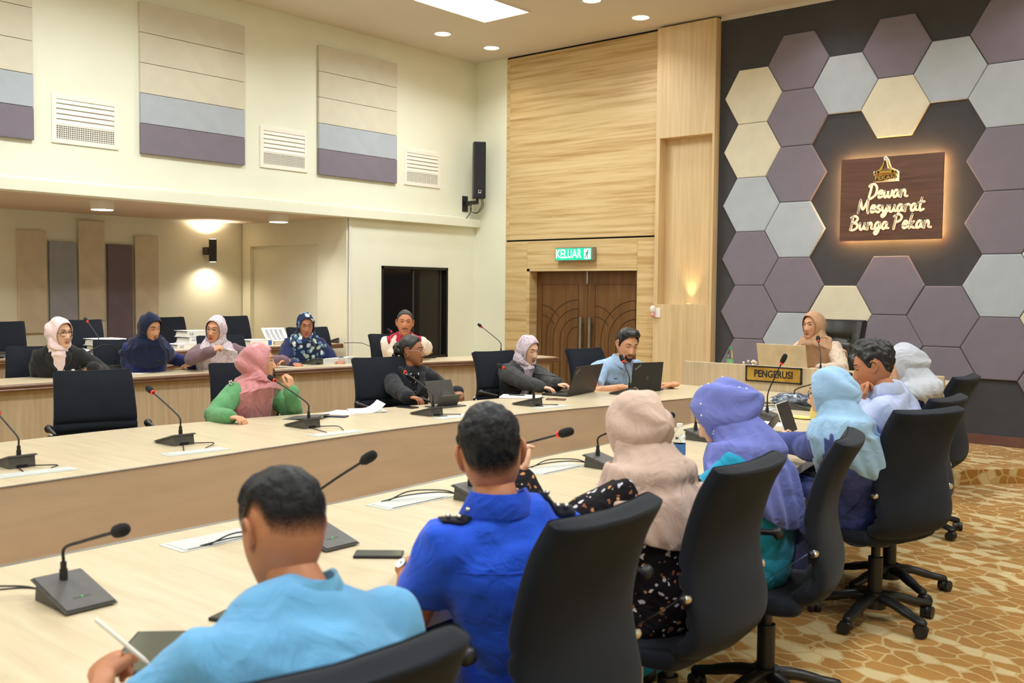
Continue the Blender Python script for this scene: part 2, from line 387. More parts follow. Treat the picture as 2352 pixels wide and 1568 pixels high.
# front wall: pale strip, black cloth part, doorway
XW0, XP0, XP1, XH0 = -9.115, -6.62, -5.82, -5.885
DX0, DX1, DZ = -8.62, -6.93, 1.89
bm = BM(); b2(bm, (XL, YF, 0), (XW0, YF+.2, CEIL)); b2(bm, (XW0, YF+.06, DZ+.02), (XP0, YF+.2, CEIL))
b2(bm, (XW0, YF+.06, 0), (DX0-.1, YF+.2, DZ+.02)); b2(bm, (DX1+.01, YF+.06, 0), (XP0, YF+.2, DZ+.02)); b2(bm, (DX0-.05, YF+.24, 0), (DX1+.05, YF+.3, 2.2))
wf = struct('wall_front', bm, M_['wall'])
def panel(lo, hi, mt, par, name='wood_panel', bev=.002):
    c = (V(lo)+V(hi))/2; b = BM(); s = V(hi)-V(lo); box(b, (0, 0, 0), s, bev=bev); return obj(name, b, mt, par, loc=c)
T = CEIL-.025
panel((XW0, YF-.012, 2.31), (XW0+.06, YF+.06, T), M_['zebra'], wf)
panel((XW0+.061, YF-.012, 2.31), (XP0, YF+.06, T), M_['zebra'], wf)
panel((XW0, YF-.012, 0), (DX0-.105, YF+.06, 2.288), M_['zebra'], wf)
panel((DX0-.102, YF-.012, DZ+.025), (DX1-.002, YF+.06, 2.288), M_['zebra'], wf)
panel((DX1, YF-.012, 0), (XP0, YF+.06, 2.288), M_['zebra'], wf)
bm = BM(); b2(bm, (XW0, YF+.02, 2.28), (XP0, YF+.05, 2.32)); b2(bm, (XW0, YF, T), (XP1, YF+.05, CEIL)); obj('shadow_joint', bm, M_['dark'], wf)
# door casing and leaves
dr = empty('door_1', (0, 0, 0), kind='structure')
bm = BM(); b2(bm, (DX0-.1, YF-.02, 0), (DX0-.05, YF+.2, DZ+.02)); b2(bm, (DX0-.1, YF-.02, DZ-.012), (DX1+.005, YF+.2, DZ+.022)); b2(bm, (DX1-.01, YF+.0, 0), (DX1+.01, YF+.2, DZ))
obj('casing', bm, M_['zebra'], dr)
mid = (DX0-.05+DX1)/2
for k, (x0, x1) in enumerate(((DX0-.05, mid-.003), (mid+.003, DX1-.01))):
    bm = BM(); b2(bm, (x0, YF+.14, .01), (x1, YF+.185, DZ-.015), bev=.003); leaf = obj('door_leaf', bm, M_['doorwood'], dr)
    g = BM(); a0, a1 = x0+.1, x1-.15 if k == 0 else x1-.1
    if k: a0 = x0+.12
    def gl(pp): tube(g, [V((x, YF+.139, z)) for x, z in pp], .0045, seg=6, rnd=False)
    gl([(a0, .2), (a0, 1.7), (a1, 1.7), (a1, .2)])
    for r in (.18, .3, .42, .54):     # fan of arcs springing from the meeting side
        if r > (a1-a0)+.02: r2 = r
        gl([(a1-min(r, a1-a0)*math.sin(R(q)) if r <= a1-a0 else max(a0, a1-r*math.sin(R(q))), .96+r*math.cos(R(q))) for q in range(0, 91, 10)]+[(max(a0, a1-r), .2)])
    for r in (.36, .5): gl([(a0+r*math.sin(R(q))*.8, .92+r*math.cos(R(q))) for q in range(0, 50, 8)])
    obj('groove', g, M_['doorgroove'], leaf)
    hx = x1-.07 if k == 0 else x0+.07
    bm = BM(); b2(bm, (hx-.02, YF+.075, .8), (hx+.02, YF+.1, 1.27), bev=.003)
    for z in (.9, 1.17): cyl(bm, (hx, YF+.12, z), .01, .05, rot=Matrix.Rotation(R(90), 3, 'X'))
    obj('door_handle', bm, M_['steel'], leaf)
bm = BM(); b2(bm, (mid-.016, YF+.125, 1.71), (mid+.012, YF+.14, DZ-.015), bev=.002); obj('flush_bolt', bm, M_['steel'], dr)
# pillar with niche
YP = YF-.11
pl = empty('wall_front_pillar', (0, 0, 0), kind='structure')
NX0, NX1, NZ0, NZ1 = -6.565, -5.85, 1.463, 3.47
panel((XP0, YP, NZ1), (XP1-.005, YF+.05, T), M_['ash'], pl)
panel((XP0, YP, .0), (XP1-.005, YF+.05, NZ0), M_['ash'], pl)
panel((XP0, YP, NZ0), (NX0, YF+.05, NZ1), M_['ash'], pl, 'niche_side')
panel((NX1, YP, NZ0), (XP1-.005, YF+.05, NZ1), M_['ash'], pl, 'niche_side')
panel((NX0, YF+.03, NZ0), (NX1, YF+.05, NZ1), M_['ash'], pl, 'niche_back')
panel((XP1-.005, YP-.002, 0), (XP1, YF+.05, T), M_['ash'], pl, 'edge_strip')
# black wall with hexagons
bm = BM(); b2(bm, (XP1, YF, 0), (XR, YF+.2, CEIL-.02)); wh = struct('wall_front_black', bm, M_['black_wall'])
bm = BM(); b2(bm, (XP1, YF-.01, CEIL-.05), (XR, YF+.1, CEIL)); struct('trim_3', bm, M_['ceil'])
bm = BM(); b2(bm, (XP1, YF-.018, .125), (XR, YF, .225), bev=.002); struct('baseboard_front', bm, M_['skirt'])
HX = {'p': ('purple', 'mauve'), 'b': ('blue', 'pale blue'), 'c': ('cream', 'cream')}
hexes = [(0, 'ccbppp', 3.857), (1, 'pppbpb', 4.17), (2, 'b...c', 3.857), (3, 'pc..pp', 4.17), (4, 'b...pp', 3.857), (5, 'pbppbp', 4.17), (6, 'b..ccp', 3.857)]
RH = .3545
def hexmesh(name, mt):
    bm = BM(); rr = []
    for r, y in ((RH, 0), (RH, -.022), (RH-.004, -.028), (RH-.012, -.031)): rr.append([V((r*math.cos(R(60*k)), y, r*math.sin(R(60*k)))) for k in range(6)])
    loft(bm, rr); return tomesh(name, bm, mt)
HM = {k: hexmesh('hexagon', M_[v[0]]) for k, v in HX.items()}
for cx, s, z0 in hexes:
    for r, ch in enumerate(s):
        if ch == '.': continue
        if (cx, r) == (6, 0): ch = 'b'
        link('hexagon_panel', HM[ch], wh, (-5.385+.5375*cx, YF, z0-.6175*r))
# acoustic panels high on the left wall: five bands each
def band(y0, y1, z0, z1, mt, par, x=XL):
    b = BM(); box(b, (0, 0, 0), (.04, y1-y0, z1-z0-.004), bev=.007); return obj('felt_band', b, mt, par, loc=(x+.021, (y0+y1)/2, (z0+z1)/2))
for y0, y1, lb in ((3.02, 4.295, 'stack of five felt wall bands cut by the left frame edge above the alcove'), (5.385, 6.645, 'stack of five felt wall bands between the largest and the middle vent grille'),
                   (7.695, 8.975, 'stack of five felt wall bands between the middle and the smallest vent grille')):
    t = empty('acoustic_panel', (XL, (y0+y1)/2, 2.99), label=lb, cat='wall panel', group='banded felt panels on the left wall'); 
    for k, c in enumerate(('purple', 'blue', 'upcream', 'upcream', 'upcream')):
        o = band(y0, y1, 2.995+.31*k, 2.995+.31*(k+1), M_[c], None); o.location -= t.location; o.parent = t
# alcove back wall panels
for y0, y1, z0, z1, c, lb in ((5.095, 5.425, 1.055, 2.268, 'taupe', 'leftmost taupe felt strip on the alcove back wall'), (5.46, 5.785, .7, 2.155, 'slate', 'slate grey felt strip left of the tallest taupe strip'),
        (5.815, 6.145, 1.2, 2.425, 'taupe', 'highest hung taupe felt strip on the alcove back wall'), (6.185, 6.515, .75, 2.148, 'dpurple', 'dark mauve felt strip on the alcove back wall'),
        (6.55, 6.875, .8, 2.27, 'taupe', 'rightmost taupe felt strip, nearest the wall lamp')):
    b = BM(); box(b, (0, 0, 0), (.05, y1-y0, z1-z0), bev=.008)
    tag(obj('felt_strip', b, M_[c], loc=(XB+.026, (y0+y1)/2, (z0+z1)/2)), lb, 'wall panel', 'vertical felt strips in the alcove')
# vents
def vent(y0, y1, lb):
    z0, z1 = 3.003, 3.476; t = empty('vent_grille', (XL, (y0+y1)/2, z0), label=lb, cat='vent', group='vent grilles on the left wall')
    W, Hh = y1-y0, z1-z0; w2 = W/2; f = .045
    bm = BM(); b2(bm, (0, -w2, 0), (.015, w2, f)); b2(bm, (0, -w2, Hh-f), (.015, w2, Hh)); b2(bm, (0, -w2, f), (.015, -w2+f, Hh-f)); b2(bm, (0, w2-f, f), (.015, w2, Hh-f))
    b2(bm, (0, -w2+f, .172), (.014, w2-f, .186))
    for y in (-w2+.02, w2-.02):
        for z in (.02, Hh-.02): cyl(bm, (.016, y, z), .005, .004, 8, rot=Matrix.Rotation(R(90), 3, 'Y'))
    obj('vent_frame', bm, M_['vent'], t)
    bm = b2(BM(), (-.001, -w2+.01, .01), (.0015, w2-.01, Hh-.01)); obj('backing', bm, M_['dark'], t)
    for k in range(5):
        z = .215+.05*k; b = BM(); box(b, (0, 0, 0), (.003, W-2*f, .056), rot=Matrix.Rotation(R(-14), 3, 'Y')); box(b, (.008, 0, -.024), (.004, W-2*f, .008)); obj('louvre', b, M_['vent'], t, loc=(.006, 0, z))
    n = int(round((W-2*f)/.0185)); vb = BM(); b2(vb, (.006, -.0035, f), (.011, .0035, .172)); vm = tomesh('bar', vb, M_['vent'])
    for k in range(n+1): link('bar', vm, t, (0, -w2+f+(W-2*f)*k/n, 0))
    for k in range(6): b = BM(); b2(b, (.002, -w2+f, -.003), (.006, w2-f, .003)); obj('cross_bar', b, M_['vent'], t, loc=(0, 0, f+.02*k+.014))
vent(4.475, 5.155, 'large white vent grille between the first two felt panels, nearest the camera')
vent(6.87, 7.545, 'white vent grille between the two complete felt panels')
vent(9.132, 9.802, 'white vent grille beside the wall speaker, farthest along the wall')
# conduit on the beam
zc = ZB+.125
def pipe(name, y0, y1, r, dz, lb, clips):
    t = empty(name, (XL+.035, y0, zc+dz), label=lb, cat='pipe')
    bm = BM(); tube(bm, cat([(0, 0, 0), (.003, (y1-y0)*.3, -.004), (-.003, (y1-y0)*.6, .004), (0, y1-y0, 0)], 8), r, 8); obj('pipe_run', bm, M_['wall'], t, smooth=True)
    for y in clips: b = BM(); b2(b, (-.033, -.008, -r-.006), (.014, .008, r+.006), bev=.003); obj('clip', b, M_['white'], t, loc=(0, y-y0, 0))
pipe('cable_conduit', 3.2, 8.35, .016, 0, 'cream cable conduit along the beam over the alcove', (4.65, 5.55, 6.7, 8.1, 8.3))
pipe('cable_conduit', 8.36, 10.25, .011, -.004, 'thin cream conduit along the beam below the speaker', (8.9, 10.0, 9.6))
# window
t = empty('window_1', (0, 0, 0), kind='structure')
bm = BM(); x = XL
b2(bm, (x-.12, W0, WZ1-.035), (x+.012, W1, WZ1)); b2(bm, (x-.12, W0, WZ0), (x+.012, W1, WZ0+.035)); b2(bm, (x-.12, W0, WZ0), (x+.012, W0+.03, WZ1)); b2(bm, (x-.12, W1-.03, WZ0), (x+.012, W1, WZ1))
obj('window_frame', bm, M_['frameb'], t)
bm = BM(); b2(bm, (x-.05, (W0+W1)/2-.03, WZ0+.03), (x-.025, (W0+W1)/2+.0, WZ1-.03)); b2(bm, (x-.05, W0+.03, WZ0+.03), (x-.03, W0+.06, WZ1-.03)); b2(bm, (x-.07, W1-.1, WZ0+.03), (x-.045, W1-.07, WZ1-.03)); obj('sash', bm, plain('window_sash', (52, 50, 50), .35), t)
bm = b2(BM(), (x-.045, W0+.03, WZ0+.03), (x-.04, (W0+W1)/2, WZ1-.03)); obj('pane', bm, M_['glassdark'], t)
bm = b2(BM(), (x-.068, (W0+W1)/2, WZ0+.03), (x-.062, W1-.03, WZ1-.03)); obj('pane', bm, M_['glassdark'], t)
bm = b2(BM(), (x-.062, (W0+W1)/2+.13, WZ0+.03), (x-.058, W1-.1, WZ1-.03)); obj('blind', bm, M_['glassdark2'], t)
bm = BM(); b2(bm, (x-.14, W0, WZ0), (x-.12, W1, WZ1)); obj('outer_blank', bm, M_['dark'], t)

# ------------------------------------------------------------------ ceiling fittings
EM = emit('panel_diffuser', (255, 250, 238), 7); ED = emit('downlight_lens', (255, 246, 230), 9); 
for i, (x, y) in enumerate(LP):
    vis = i == 0
    t = empty('ceiling_light', (x, y, CEIL), label='square white ceiling light panel above the far table' if vis else f'white ceiling light panel beyond the frame, grid row {("door", "middle", "rear")[i % 3]}, column {("left", "centre", "right")[i//3]}', cat='ceiling light')
    bm = BM(); sx, sy = .36, .6
    b2(bm, (-sx, -sy, -.012), (sx, -sy+.02, 0)); b2(bm, (-sx, sy-.02, -.012), (sx, sy, 0)); b2(bm, (-sx, -sy+.02, -.012), (-sx+.02, sy-.02, 0)); b2(bm, (sx-.02, -sy+.02, -.012), (sx, sy-.02, 0)); obj('frame', bm, M_['white'], t)
    bm = b2(BM(), (-sx+.02, -sy+.02, -.006), (sx-.02, sy-.02, 0)); obj('diffuser', bm, EM, t)
dlb = {0: 'round downlight, left of the pair near the corner', 1: 'round downlight right of the pair, closest to the corner', 2: 'round downlight cut by the top frame edge', 3: 'round downlight above the pale pillar'}
for i, (x, y) in enumerate(DL):
    t = empty('downlight', (x, y, CEIL), label=dlb.get(i, 'round downlight beyond the frame: '+('fifth', 'sixth', 'seventh', 'eighth', 'ninth', 'tenth', 'eleventh', 'twelfth', 'thirteenth')[i-4]+' counted from the corner'), cat='ceiling light', group='recessed downlights')
    bm = BM(); rr = [[V((r*math.cos(k*math.pi/16), r*math.sin(k*math.pi/16), z)) for k in range(32)] for r, z in ((.115, 0), (.113, -.006), (.1, -.007), (.096, -.002))]; loft(bm, rr, cap=False); obj('trim_ring', bm, M_['white'], t, smooth=True)
    bm = BM(); cyl(bm, (0, 0, -.002), .098, .004, 32); obj('lens', bm, ED, t)
for i, (x, y) in enumerate(AL):
    t = empty('surface_light', (x, y, ZB), label=('white drum light under the alcove ceiling, left one in view', 'white drum light under the alcove ceiling near the corner', 'white drum light in the alcove beyond the left frame edge')[i], cat='ceiling light', group='drum lights in the alcove')
    bm = BM(); cyl(bm, (0, 0, -.045), .118, .09, 32); obj('housing', bm, M_['white'], t, smooth=True)
    bm = BM(); cyl(bm, (0, 0, -.091), .108, .004, 32); obj('lens', bm, ED, t)
# wall lamp
def sconce(y, lb):
    t = empty('wall_lamp', (XB, y, 1.96), label=lb, cat='wall lamp')
    bm = BM(); cyl(bm, (.17, 0, .155), .052, .3, 32); cyl(bm, (.17, 0, .155), .046, .302, 32); obj('lamp_tube', bm, M_['blackp'], t, smooth=True)
    bm = b2(BM(), (0, -.05, .1), (.13, .05, .2), bev=.004); obj('bracket', bm, M_['blackp'], t)
    for z in (.003, .307): bm = BM(); cyl(bm, (.17, 0, z), .04, .003, 24); obj('lens', bm, ED, t)
    for z, rx in ((1.93, 0), (2.3, 180)): spot('wall_lamp_beam', (XB+.17, y, z), 24 if rx == 0 else 48, (1, .84, .62), 150, (R(rx), 0, 0), .9, .03)
sconce(7.6, 'black cylinder up-and-down wall lamp in the alcove corner'); sconce(4.1, 'black cylinder wall lamp beyond the left frame edge')
# niche lamp
t = empty('niche_uplight', (-6.17, YF-.04, NZ0), label='small uplight set in the sill of the pillar niche', cat='lamp')
bm = BM(); cyl(bm, (0, 0, .003), .042, .008, 20); obj('rim', bm, M_['steel'], t); bm = BM(); cyl(bm, (0, 0, .008), .03, .003, 20); obj('lens', bm, emit('warm_lens', (255, 190, 110), 6), t)
spot('niche_beam', (-6.17, YF-.03, NZ0+.03), 16, (1, .6, .26), 70, (R(178), 0, 0), 1, .02)
# switch on the pillar edge
t = empty('wall_switch', (XP0-.01, YP, 1.3), label='white scent dispenser and socket at the pillar edge right of the door', cat='switch')
bm = b2(BM(), (.03, -.012, 0), (.115, 0, .115), bev=.003); obj('socket_plate', bm, M_['white'], t)
bm = BM(); tube(bm, [(.02, -.03, .08), (.02, -.03, .11)], [.03, .035], 12); obj('dispenser', bm, M_['white'], t, smooth=True); bm = BM(); sph(bm, (.022, -.035, .03), (.026, .02, .03)); obj('refill', bm, plain('pink_refill', (220, 150, 150), .3), t, smooth=True)

# ------------------------------------------------------------------ exit sign
t = empty('exit_sign', (-7.87, YF-.012, 2.01), label='green illuminated exit sign reading KELUAR above the double door', cat='sign')
bm = b2(BM(), (-.31, -.075, 0), (.31, 0, .172), bev=.004); obj('housing', bm, M_['steel'], t)
bm = b2(BM(), (-.3, -.078, .01), (.285, -.075, .162)); obj('lit_face', bm, emit('exit_green', (10, 178, 130), 1.1), t)
WT = emit('exit_white', (235, 255, 245), 1.15)
text('KELUAR', 'KELUAR', .165, WT, frame((1, 0, 0), (0, 0, 1), (-.085, -.08, .086)), t, sx=.7, bold=.001)
bm = BM(); b2(bm, (.17, -.0795, .022), (.272, -.078, .15)); obj('pictogram_ground', bm, WT, t)
bm = BM(); G = []
def sk(p, r=.007): tube(bm, [V((x, -.08, z)) for x, z in p], r, 6)
sph(bm, (.232, -.08, .132), (.011, .002, .011)); sk([(.226, .112), (.214, .08)], .011); sk([(.214, .08), (.232, .06), (.225, .035)]); sk([(.212, .078), (.2, .052), (.182, .045)]); sk([(.226, .112), (.245, .1), (.252, .085)], .005); sk([(.222, .112), (.2, .1), (.192, .082)], .005)
obj('running_figure', bm, plain('exit_green_paint', (14, 150, 108), .5), t)

# ------------------------------------------------------------------ backlit wall sign
SX0, SX1, SZ0, SZ1 = -4.305, -3.247, 2.171, 3.038
t = empty('name_board', (-3.776, YF-.08, SZ0), label='backlit brown board lettered Dewan Mesyuarat Bunga Pekan on the black wall', cat='sign')
W, Hh = (SX1-SX0)/2, SZ1-SZ0
bm = b2(BM(), (-W, -.0, 0), (W, .018, Hh), bev=.001); obj('board', bm, M_['walnut'], t)
LED = emit('warm_led', (255, 196, 122), 140)
bm = BM(); q = .035
b2(bm, (-W+q, .022, q), (W-q, .03, q+.012)); b2(bm, (-W+q, .022, Hh-q-.012), (W-q, .03, Hh-q)); b2(bm, (-W+q, .022, q), (-W+q+.012, .03, Hh-q)); b2(bm, (W-q-.012, .022, q), (W-q, .03, Hh-q)); obj('led_strip', bm, LED, t)
bm = BM(); b2(bm, (-.3, .018, .2), (.3, .078, .6)); obj('spacer', bm, M_['blackp'], t)
GLOW = emit('letter_halo', (255, 218, 176), .55)
ST = {  # brush strokes in a unit box, baseline 0, x-height .5, cap 1
 'D': (.72, [[(.12, .92), (.05, .8), (.22, .95), (.2, .5), (.14, .04), (.3, .0), (.58, .25), (.62, .7), (.4, .98), (.1, .93)]]),
 'M': (.9, [[(.06, .0), (.14, .95)], [(.14, .95), (.38, .25), (.68, .97)], [(.68, .97), (.7, .3), (.78, 0)]]),
 'B': (.68, [[(.16, .95), (.14, .4), (.1, .02)], [(.02, .85), (.3, .98), (.52, .8), (.4, .56), (.2, .5)], [(.2, .5), (.5, .42), (.54, .16), (.3, 0), (.08, .04)]]),
 'P': (.66, [[(.18, .95), (.16, .45), (.12, 0)], [(.02, .82), (.3, 1), (.56, .82), (.48, .56), (.2, .44)]]),
 'e': (.42, [[(.05, .22), (.3, .32), (.3, .48), (.14, .48), (.06, .22), (.16, .02), (.42, .14)]]),
 'w': (.62, [[(.05, .46), (.04, .15), (.16, .02), (.28, .2), (.3, .45), (.3, .15), (.42, .02), (.54, .2), (.56, .46)]]),
 'a': (.5, [[(.36, .44), (.18, .48), (.06, .24), (.14, .02), (.3, .12), (.37, .46), (.36, .12), (.5, .06)]]),
 'n': (.54, [[(.08, .46), (.08, .02)], [(.08, .3), (.24, .48), (.34, .36), (.36, .1), (.52, .04)]]),
 's': (.38, [[(.32, .44), (.16, .48), (.1, .34), (.28, .18), (.2, .02), (.04, .06)]]),
 'y': (.5, [[(.06, .46), (.08, .14), (.22, .06), (.36, .3), (.38, .46)], [(.38, .46), (.34, -.1), (.18, -.32), (.08, -.18), (.46, .1)]]),
 'u': (.54, [[(.06, .46), (.08, .1), (.22, .02), (.36, .24), (.38, .46)], [(.38, .46), (.4, .1), (.54, .06)]]),
 'r': (.42, [[(.08, .44), (.1, .02)], [(.1, .3), (.22, .48), (.36, .42)]]),
 't': (.4, [[(.2, .86), (.14, .3), (.2, .02), (.4, .1)], [(.02, .56), (.38, .6)]]),
 'g': (.5, [[(.36, .44), (.18, .48), (.06, .26), (.14, .04), (.3, .14), (.37, .46)], [(.37, .46), (.34, -.12), (.18, -.34), (.08, -.18), (.46, .12)]]),
 'k': (.5, [[(.18, .95), (.1, .5), (.1, .02)], [(.12, .26), (.34, .46)], [(.16, .26), (.3, .06), (.5, .04)]]), ' ': (.26, [])}
def script(line, cx, z, h):
    wd = sum(ST[c][0] for c in line)*h; x = cx-wd/2
    for c in line:
        if c != ' ':
            f, g = BM(), BM()
            for s in ST[c][1]:
                p = cat([(a*h, 0, b*h) for a, b in s], 5) if len(s) > 2 else [V((a*h, 0, b*h)) for a, b in s]
                p = [q+V((q.z*.12, 0, 0)) for q in p]
                tube(f, p, (.0126, .006), 8, side=V((0, 1, 0)).cross(p[-1]-p[0]) if len(s) == 2 else None)
                tube(g, [q+V((.001, .006, -.001)) for q in p], .0132, 8)
            for bmx, nm, mt in ((f, 'letter', M_['mirror']), (g, 'letter_halo', GLOW)):
                o = obj(nm, bmx, mt, t, smooth=True, loc=(x, -.013, z)); 
                if nm == 'letter_halo': o.scale = (1, .35, 1)
        x += ST[c][0]*h
script('Dewan', -.03, .44, .15); script('Mesyuarat', -.0, .29, .15); script('Bunga Pekan', 0, .115, .15)
# emblem on the board
E0 = V((-.0-.05, -.012, .64)); em = BM()
def fl(bm, pp, y=0, h=.006, mi=0): poly(bm, [V((x, y, z))+E0 for x, z in pp], h, (0, 1, 0), mi)
for s in (1, -1):
    a = [(s*.02, .2), (s*.032, .15), (s*.06, .1), (s*.115, .068)]; b = [(s*.115, .05), (s*.07, .06), (s*.035, .1), (s*.018, .15)]
    if s < 0: a = a[::-1]; b = b[::-1]; a, b = b, a
    fl(em, a+b)
fl(em, [(-.085, .058), (.085, .058), (.085, .078), (-.085, .078)]); fl(em, [(-.125, .034), (.125, .034), (.125, .054), (-.125, .054)]); fl(em, [(-.125, -.03), (.03, -.03), (.03, -.024), (-.125, -.024)])
obj('emblem_gold', em, M_['gold'], t)
em = BM()
for k in range(5): q = R(90+72*k); sph(em, E0+V((.015*math.cos(q), 0, .205+.015*math.sin(q))), (.011, .004, .011), 10, 6)
fl(em, [(-.125, .056), (-.09, .058), (-.125, .085)]); fl(em, [(.125, .056), (.125, .085), (.09, .058)]); obj('emblem_flower', em, M_['textwhite'], t)
em = BM(); fl(em, [(-.12, -.036), (.14, -.036), (.14, .066), (.06, .11), (.03, .2), (.022, .21), (0, .19), (.02, .1), (.1, .05), (.12, .0)], .006, .004); obj('emblem_halo', em, GLOW, t)
em = BM(); fl(em, [(-.04, .08), (.04, .08), (.04, .1), (.018, .1), (0, .112), (-.018, .1), (-.04, .1)], .003); obj('emblem_building', em, plain('emblem_brown', (120, 86, 60), .6), t)
text('PEKAN', 'PEKAN', .062, M_['gold'], frame((1, 0, 0), (0, 0, 1), E0+V((0, -.004, .006))), t, sx=1.15, bold=.001)
text('m', 'MAJLIS PERBANDARAN', .019, plain('emblem_red', (170, 40, 40), .5), frame((1, 0, 0), (0, 0, 1), E0+V((0, -.004, .044))), t)
text('m', 'BANDAR DIRAJA', .01, M_['gold'], frame((1, 0, 0), (0, 0, 1), E0+V((.08, -.004, -.028))), t)

# ------------------------------------------------------------------ wall speaker
t = empty('wall_speaker', (XL, 10.31, 2.72), label='black column loudspeaker on a wall bracket in the room corner', cat='speaker')
bm = BM(); b2(bm, (0, -.055, .0), (.012, .055, .22), bev=.003); obj('wall_plate', bm, M_['blackp'], t)
bm = BM(); box(bm, (.12, -.0, .12), (.24, .035, .05)); cyl(bm, (.24, 0, .14), .018, .09, 16); cyl(bm, (.06, 0, .11), .022, .06, 16); obj('swivel_arm', bm, M_['blackp'], t)
sp = BM(); rz = Matrix.Rotation(R(-40), 3, 'Z')
box(sp, (.27, 0, .56), (.16, .17, .78), rot=rz, bev=.012); s_ = obj('cabinet', sp, M_['blackp'], t)
g = BM(); box(g, V((.27, 0, .56))+rz@V((.082, 0, 0)), (.006, .15, .76), rot=rz, bev=.002); obj('grille', g, fabric('speaker_cloth', (44, 46, 52), wv=700), s_)
g = BM(); box(g, V((.27, 0, .26))+rz@V((.087, .0, 0)), (.004, .04, .042), rot=rz); obj('badge', g, M_['textwhite'], s_)
g = BM(); box(g, V((.27, 0, .264))+rz@V((.09, .0, 0)), (.003, .03, .028), rot=rz); obj('badge_mark', g, M_['textblack'], s_)
g = BM(); tube(g, cat([(.29, .03, .17), (.3, .03, .08), (.24, .0, -.02), (.14, -.02, -.0), (.1, -.0, .1)], 6), .005, 6); tube(g, cat([(.3, .045, .17), (.31, .045, .06), (.24, .0, -.03), (.15, -.03, .0), (.13, 0, .09)], 6), .004, 6); tube(g, cat([(.12, 0, .1), (.12, 0, .0), (.07, -.04, -.1)], 6), .006, 6); obj('cable', g, M_['cable'], t, smooth=True)

# ------------------------------------------------------------------ conference table (U shaped)
far_out = [(-5.58, YN+1.2), (-5.6, -.5), (-5.63, 1), (-5.64, 2.3), (-5.66, 3.15), (-5.49, 4.24), (-5.27, 5.41), (-5.06, 7.0), (-4.94, 7.83), (-4.79, 8.06)]
far_in = [(-4.33, YN+1.2), (-4.34, -.5), (-4.35, 1), (-4.39, 2.38), (-4.44, 3.14), (-4.49, 4.14), (-4.42, 5.3), (-4.28, 6.13), (-4.12, 7.06)]
nr = [onz(x, y, .75) for x, y in ((1260, 1047), (1367, 1026), (1517, 990.5), (1578, 975), (1721, 937), (1776, 923.5))]
near_in = [(-3.11, YN+1.2), (-3.11, 0), (-3.11, 1.26), (-3.12, 2.1), (-3.08, 2.6)]+[(p.x, p.y) for p in nr]
near_out = [(-1.86, YN+1.2), (-1.85, 0), (-1.85, 2.0), (-1.87, 3.0), (-1.95, 3.9), (-2.12, 4.8), (-2.33, 5.8), (-2.55, 6.9), (-2.68, 7.6), (-2.78, 8.06)]
def c2(l, n=5): return cat([(x, y, 0) for x, y in l], n)
TZ = .75
tb = empty('conference_table', (-3.8, 4, 0), label='U-shaped conference table with pale wood top and brown inner panels', cat='table')
def top(a, b, name):
    bm = BM(); poly(bm, [p+V((3.8, -4, TZ-.04)) for p in a]+[p+V((3.8, -4, TZ-.04)) for p in reversed(b)], .04)
    bmesh.ops.triangulate(bm, faces=[f for f in bm.faces if len(f.verts) > 4]); return obj(name, bm, M_['tabletop'], tb)
FO, FI, NI, NO = c2(far_out), c2(far_in), c2(near_in), c2(near_out)
top(FO, FI+[V((-4.12, 7.06, 0)), V((-4.12, 8.06, 0))], 'tabletop')
top(NO, NI+[V((-3.48, 8.06, 0))], 'tabletop')
bm = BM(); e = [V((-4.12, 7.06, 0)), V((-3.8, 7.235, 0)), V((NI[-1].x, NI[-1].y, 0)), V((-3.48, 8.06, 0)), V((-4.12, 8.06, 0))]
poly(bm, [p+V((3.8, -4, TZ-.04)) for p in e], .04); obj('tabletop', bm, M_['tabletop'], tb)
def ribbon(l, z0, z1, th, mt, name, par, off=V((3.8, -4, 0)), out=1):
    bm = BM(); n = len(l); rr = []
    for i, p in enumerate(l):
        d = (l[min(i+1, n-1)]-l[max(i-1, 0)]).normalized(); nn = V((d.y, -d.x, 0))*out*th; p = p+off
        rr.append([p+V((0, 0, z0)), p+nn+V((0, 0, z0)), p+nn+V((0, 0, z1)), p+V((0, 0, z1))])
    loft(bm, rr); return obj(name, bm, mt, par)
IN = FI+[V((-3.8, 7.235, 0))]+list(reversed(NI))
ribbon(IN, 0, TZ-.004, .02, M_['brown'], 'modesty_panel', tb, out=1)
ribbon(IN, TZ-.004, TZ+.0012, .022, M_['steel'], 'edge_trim', tb, out=1)
for l, o_ in ((FO, 1), (NO, -1)):
    for k in (4, 16, 26, 34, 42):
        p = l[k]; b = BM(); box(b, (0, 0, (TZ-.04)/2), (.75, .04, TZ-.04)); obj('support', b, M_['brown'], tb, loc=(p.x+3.8+(.55 if o_ == 1 else -.55), p.y-4, 0))
# screen panel of the chair's place
PB = 8.05
t = empty('screen_panel', (-3.8, PB, TZ), label='raised pale wood screen across the head of the table below the chairwoman', cat='screen')
bm = b2(BM(), (-.97, 0, 0), (1.35, .03, .222), bev=.006); obj('board', bm, M_['fascia'], t)
bm = b2(BM(), (-.97, -.012, 0), (1.35, 0, .004)); obj('foot_strip', bm, M_['tabletop'], t)
bm = BM(); b2(bm, (-4.75, PB+.04, .86), (-2.5, PB+.66, .89), bev=.004); dk = tag(obj('chair_desk', bm, M_['tabletop']), 'pale wood desk behind the screen at the head of the room', 'desk')
bm = BM(); b2(bm, (-4.72, PB+.05, .0), (-2.53, PB+.08, .86)); b2(bm, (-4.72, PB+.08, .0), (-4.68, PB+.6, .86)); b2(bm, (-2.57, PB+.08, .0), (-2.53, PB+.6, .86)); obj('desk_front', bm, M_['fascia'], dk)
